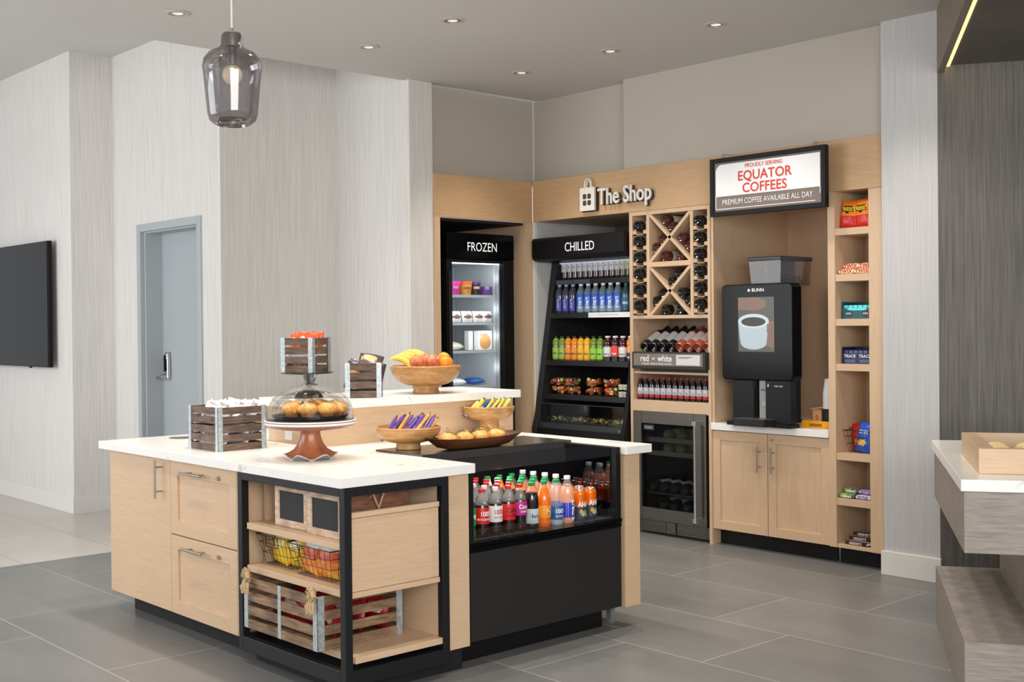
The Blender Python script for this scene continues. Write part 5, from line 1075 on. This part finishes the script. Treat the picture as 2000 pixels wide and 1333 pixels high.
def dbox(name, label, cat, x0, x1, z0, z1, face, sub, kind):
    t = thing(name, label, cat, ((x0+x1)/2, 6.56, z0)); w_ = x1-x0
    MB().box(x0, 6.49, z0, x1, 6.64, z0+.008).box(x0, 6.63, z0, x1, 6.64, z1).box(x0, 6.49, z0, x0+.005, 6.63, z1).box(x1-.005, 6.49, z0, x1, 6.63, z1).box(x0, 6.487, z0, x1, 6.492, z0+(z1-z0)*.62).build('display_box', M(sub, .45), t)
    b = MB(); xm = (x0+x1)/2; zc = z0+(z1-z0)*.32
    if kind == 'mint':
        for sx in (-1, 1):
            b.cyl((xm+sx*w_*.27, 6.487, zc), (xm+sx*w_*.27, 6.4855, zc), .024, 20, 0); b.text('mint', .020, FY(xm+sx*w_*.27, 6.4845, zc), 2)
        b.prism([(-.07, .0), (-.055, .012), (0, .006), (.055, .012), (.07, 0), (.05, -.006), (-.05, -.006)], 0, .001, 1, FY(xm, 6.486, z0+(z1-z0)*.55))
    else:
        for sx in (-1, 1):
            b.text('TRACK', .026, FY(xm+sx*w_*.24, 6.486, z0+(z1-z0)*.45), 2, .02); b.prism([(-.038, -.010), (.038, -.010), (.038, .010), (-.038, .010)], 0, .0008, 1, FY(xm+sx*w_*.24, 6.4868, z0+(z1-z0)*.16))
    b.build('front_print', [M((14, 30, 36), .4), M(face, .4), M((226, 232, 240), .4)], t)
    b = MB()
    for k in range(6): b.box(x0+.008+k*(w_-.016)/6, 6.50, z0+.009, x0+.008+(k+.8)*(w_-.016)/6, 6.62, z0+(z1-z0)*.8)
    b.build('gum_packs', M(face, .35, var=.25, scale=60), t); return t
dbox('gum_box', 'teal display box of mints on the third tower shelf', 'gum box', -4.108, -3.892, 1.5145, 1.618, (90, 226, 232), (20, 86, 96), 'mint')
dbox('gum_box', 'navy display box of gum on the fourth tower shelf', 'gum box', -4.108, -3.892, 1.2385, 1.340, (70, 84, 130), (28, 36, 74), 'gum')
b2 = dup(BK.o, (-4.0, 6.59, .6905), 0, 'black wire basket of blue and red bags in the shelf tower', None, (.66, .75, 1))
cb = tag(bag('cookie_bag', .115, .185, .06, (30, 92, 200), (24, 80, 186), (236, 170, 60), 'CHIPS', tcol=(245, 245, 245), seed=41, blob=(.45, .33, .3, .1), tsize=.26), 'blue cookie bag in the wire basket of the shelf tower', 'cookie bag')
CB = Proto(cb); CB.put((-3.985, 6.515, .694), (R(-12), R(5), R(-6))); CB.put((-3.935, 6.60, .694), (R(-8), R(-5), R(8)), 'second blue cookie bag, behind the front one in the tower basket')
rbg = tag(bag('cookie_bag', .105, .175, .055, (206, 44, 36), (196, 36, 30), (244, 170, 40), None, seed=43, blob=(.5, .3, .28, .14)), 'red cookie bag behind the blue one in the tower basket', 'cookie bag'); rbg.location = (-4.045, 6.60, .694); rbg.rotation_euler = (R(-10), R(-10), R(10))
sk1 = Proto(tag(bar('candy_bar', .115, .05, .028, (150, 190, 90), (90, 120, 70), 'mixed', (240, 240, 240), end=(60, 60, 60)), 'x', 'candy bar'))
sk2 = Proto(tag(bar('candy_bar', .115, .05, .028, (226, 220, 234), (214, 206, 228), 'SKITTLES', (110, 70, 160), end=(190, 180, 210), tsx=.7), 'x', 'candy bar'))
sk1.put((-4.06, 6.475, .4115), R(2), 'green candy bar at the front left of the sixth tower shelf'); sk1.put((-4.055, 6.525, .4115), R(-2), 'green candy bar in the stack at the left of the sixth tower shelf', 'green candy bars on the sixth tower shelf'); sk1.put((-4.055, 6.515, .440), R(3), 'green candy bar in the stack at the left of the sixth tower shelf', 'green candy bars on the sixth tower shelf')
sk2.put((-3.948, 6.475, .4115), R(-2), 'lilac candy bar at the front right of the sixth tower shelf'); sk2.put((-3.945, 6.525, .4115), R(2), 'lilac candy bar in the stack at the right of the sixth tower shelf', 'lilac candy bars on the sixth tower shelf'); sk2.put((-3.95, 6.515, .440), R(0), 'lilac candy bar in the stack at the right of the sixth tower shelf', 'lilac candy bars on the sixth tower shelf')
hb = Proto(tag(bar('chocolate_bar', .185, .066, .022, (66, 30, 24), (58, 24, 20), "HERSHEY'S", (222, 214, 206), end=(180, 176, 172), tsz=.55, tsx=.9), 'x', 'chocolate bar'))
for k, (x, y, z) in enumerate([(-4.0, 6.485, .1285), (-3.995, 6.55, .1285), (-4.0, 6.53, .151), (-3.99, 6.60, .151), (-3.995, 6.57, .1735)]):
    hb.put((x, y, z), R(k*2-4), 'dark brown chocolate bar at the front of the bottom tower shelf' if k == 0 else 'dark brown chocolate bar stacked behind the front one on the bottom tower shelf', None if k == 0 else 'chocolate bars stacked on the bottom tower shelf')
# ================================================================ coffee counter items
t = thing('condiment_organizer', 'yellow condiment organizer tray right of the coffee machine', 'organizer', (-4.31, 6.62, .8245))
oy = M((240, 168, 24), .45)
MB().box(-4.435, 6.53, .8245, -4.18, 6.72, .832).box(-4.435, 6.53, .832, -4.429, 6.72, .868).box(-4.186, 6.53, .832, -4.18, 6.72, .868).box(-4.429, 6.714, .832, -4.186, 6.72, .868).box(-4.429, 6.53, .832, -4.186, 6.536, .868).build('tray', oy, t, .002)
MB().box(-4.375, 6.528, .834, -4.285, 6.53, .85).build('handle_cutout', M((150, 96, 10), .6), t)
MB().box(-4.30, 6.56, .833, -4.19, 6.70, .945).build('black_holder', M((22, 20, 20), .4), t, .003)
t = thing('stirrer_carton', 'small open brown carton standing in the yellow organizer', 'carton', (-4.345, 6.60, .833)); kr = M((196, 150, 104), .7)
MB().box(-4.375, 6.565, .833, -4.31, 6.63, .94).text('stir', .03, FY(-4.343, 6.5645, .89) @ RZ(PI/2), 1, .02).build('carton_body', [kr, M((196, 60, 44), .6)], t)
MB().add([(-4.39, 6.56, .938), (-4.30, 6.555, .95), (-4.24, 6.60, .955), (-4.25, 6.635, .93), (-4.38, 6.62, .935), (-4.39, 6.56, .945), (-4.30, 6.555, .957), (-4.24, 6.60, .962), (-4.25, 6.635, .937), (-4.38, 6.62, .942)], [(4, 3, 2, 1, 0), (5, 6, 7, 8, 9), (0, 1, 6, 5), (1, 2, 7, 6), (2, 3, 8, 7), (3, 4, 9, 8), (4, 0, 5, 9)]).build('carton_lid', kr, t)
cp = thing('paper_cup', 'x', 'cup'); b = MB(); b.lathe([(.030, .095), (.0425, .004), (.044, .004), (.0445, 0), (.043, 0)][::-1]+[(.028, .095), (0, .094)], 28)
b.build('cup_body', white, cp); b = MB(); b.ctext('Equator', .012, .0378, .055, 0, R(-60), .9); b.build('cup_print', M((196, 80, 70), .5), cp)
CU = Proto(cp); NC = 11
for k in range(NC): CU.put((-4.270, 6.60, .9455+.0095*k), R(k*6), 'topmost white paper cup of the upturned stack by the coffee machine' if k == NC-1 else 'white paper cup in the upturned stack by the coffee machine', 'paper cups stacked on the organizer')
# ================================================================ freezer contents (fronts face +X)
def tub(lid, body, txt, lb, y, tc=(250, 250, 250), s=1):
    t = thing('ice_cream_tub', lb, 'ice cream tub', (-7.065, y, 1.729))
    b = MB(); b.lathe([(.040*s, 0), (.049*s, .085)], 28, 0, T(-7.065, y, 1.729)).build('tub_body', body, t)
    b = MB(); X = T(-7.065, y, 1.729); b.lathe([(.0515*s, .083), (.052*s, .100), (.048*s, .103), (0, .103)], 28, 0, X).build('lid', lid, t)
    vs, fs = text_geo(txt, .02, 0); out = []
    for v in vs: a = v.x*.024/.046+R(-20); out.append((-7.065+.0485*s*math.cos(a), y+.0485*s*math.sin(a), 1.729+.055+v.y*.024))
    MB().add(out, fs).build('label_print', M(tc, .5), t)
tub(M((226, 40, 170), .4), M((230, 70, 160), .4, var=.25, scale=30), 'ICE', 'pink ice cream tub, leftmost on the top freezer shelf', 5.825)
tub(M((226, 84, 30), .4), M((230, 160, 70), .4, var=.35, scale=40), 'talenti', 'orange ice cream tub, middle of the three on the top freezer shelf', 5.942, (120, 40, 20))
tub(M((80, 50, 96), .4), M((70, 50, 46), .4, var=.4, scale=40), 'OREO', 'dark purple ice cream tub, right of the three on the top freezer shelf', 6.040, s=.85)
def fbox(x0, y0, y1, z0, z1, lb, c, c2, txt, tc, ts, blob=None, depth=.05):
    t = thing('frozen_box', lb, 'frozen food box', (x0-depth/2, (y0+y1)/2, z0))
    MB().box(x0-depth, y0, z0, x0, y1, z1).build('carton', M(c, .45, var=.15, scale=30), t)
    b = MB(); ym = (y0+y1)/2
    b.text(txt, ts, FX(x0+.001, ym-(y1-y0)*.1, z1-(z1-z0)*.2), 1, .02, sx=.8)
    if blob: b.prism([(.058*math.cos(R(k*18))*blob, .058*math.sin(R(k*18))*blob) for k in range(20)], 0, .001, 0, FX(x0+.0004, ym, z0+(z1-z0)*.42))
    b.build('box_print', [M(c2, .5, var=.5, scale=120), M(tc, .5)], t)
fbox(-7.03, 6.10, 6.18, 1.729, 1.795, 'small purple box of frozen bars on the top freezer shelf', (120, 84, 160), (120, 70, 40), 'ICE', (240, 240, 240), .03)
fbox(-7.03, 6.035, 6.178, 1.304, 1.452, 'white frozen meal box with a pasta picture on the third freezer shelf', (236, 238, 238), (206, 150, 90), 'Bertolli', (206, 70, 60), .034, 1)
fbox(-7.085, 5.985, 6.03, 1.304, 1.452, 'white frozen meal box half hidden behind the pasta box', (228, 226, 222), (150, 90, 60), 'x', (150, 60, 50), .02)
fz = Proto(tag(bag('frozen_bag', .105, .088, .045, (236, 238, 240), (232, 234, 236), (110, 70, 56), 'Jimmy', tcol=(120, 60, 50), seed=51, blob=(.5, .45, .42, .16), tsize=.2), 'x', 'frozen bag'))
for k, y in enumerate([5.715, 5.82, 5.93, 6.045, 6.135]): fz.put((-7.03-.004*(k % 2), y, 1.5185), (R(-12), 0, R(88+k)), ['white frozen bag at the left wall on the second freezer shelf', 'white frozen bag, second from the left on the second freezer shelf', 'white frozen bag, middle of the second freezer shelf', 'white frozen bag, second from the right on the second freezer shelf', 'white frozen bag, rightmost on the second freezer shelf'][k], 'white frozen bags on the second freezer shelf')
o = tag(bag('frozen_bag', .20, .11, .06, (226, 220, 206), (214, 206, 190), seed=53), 'cream frozen bag lying on the third freezer shelf', 'frozen bag'); o.location = (-7.07, 5.83, 1.33); o.rotation_euler = (R(-80), 0, R(90))
for k, (y, c, lb) in enumerate([(5.86, (226, 230, 234), 'white frozen bag lying on the lowest visible freezer shelf'), (6.05, (30, 84, 160), 'blue frozen bag lying on the lowest visible freezer shelf')]):
    o = tag(bag('frozen_bag', .16, .10, .05, c, c, seed=55+k), lb, 'frozen bag'); o.location = (-7.06, y, 1.058); o.rotation_euler = (R(-84), 0, R(86))
# ================================================================ wooden tray of rolls on the right-hand bar
XT = bar_frame((-2.2, 4.274, .9005)) @ T(.083, .19, 0)
t = thing('wooden_tray', 'pale oak box tray of rolls on the right-hand bar', 'tray', (-2.2, 4.6, .9005)); TW = .75
b = MB(); b.box(0, 0, 0, TW, .022, .098, X=XT).box(0, .69, 0, TW, .712, .098, X=XT).box(0, .022, 0, .022, .69, .098, X=XT).box(TW-.022, .022, 0, TW, .69, .098, X=XT)
b.build('tray_frame', woodH, t, .0015); MB().box(.022, .022, 0, TW-.022, .69, .025, X=XT).build('tray_bottom', M((70, 62, 58), .6), t)
b = MB(); b.box(.022, .022, .086, .06, .69, .097, X=XT).box(.06, .022, .086, TW-.022, .05, .097, X=XT).build('inner_ledge', woodH, t)
ro = tag(MB().blob((0, 0, .028), (.050, .034, .028), 18, 0, jit=.02, seed=3).build('bread_roll', grain('roll_crust', (226, 196, 132), (244, 224, 174), (12, 12, 12), .6, detail=3), loc=(0, 0, 0)), 'x', 'bread roll')
RO = Proto(ro)
for j in range(4):
    for i in range(4):
        p = XT @ Vector((.115+i*.125, .11+j*.12, .0255)); RO.put(p, R(32+((i*17+j*29) % 24)-12), 'pale bread roll %s of the %s row in the oak tray' % (('leftmost', 'second from the left', 'second from the right', 'rightmost')[i], ('front', 'second', 'third', 'rear')[j]), 'bread rolls in the oak tray')
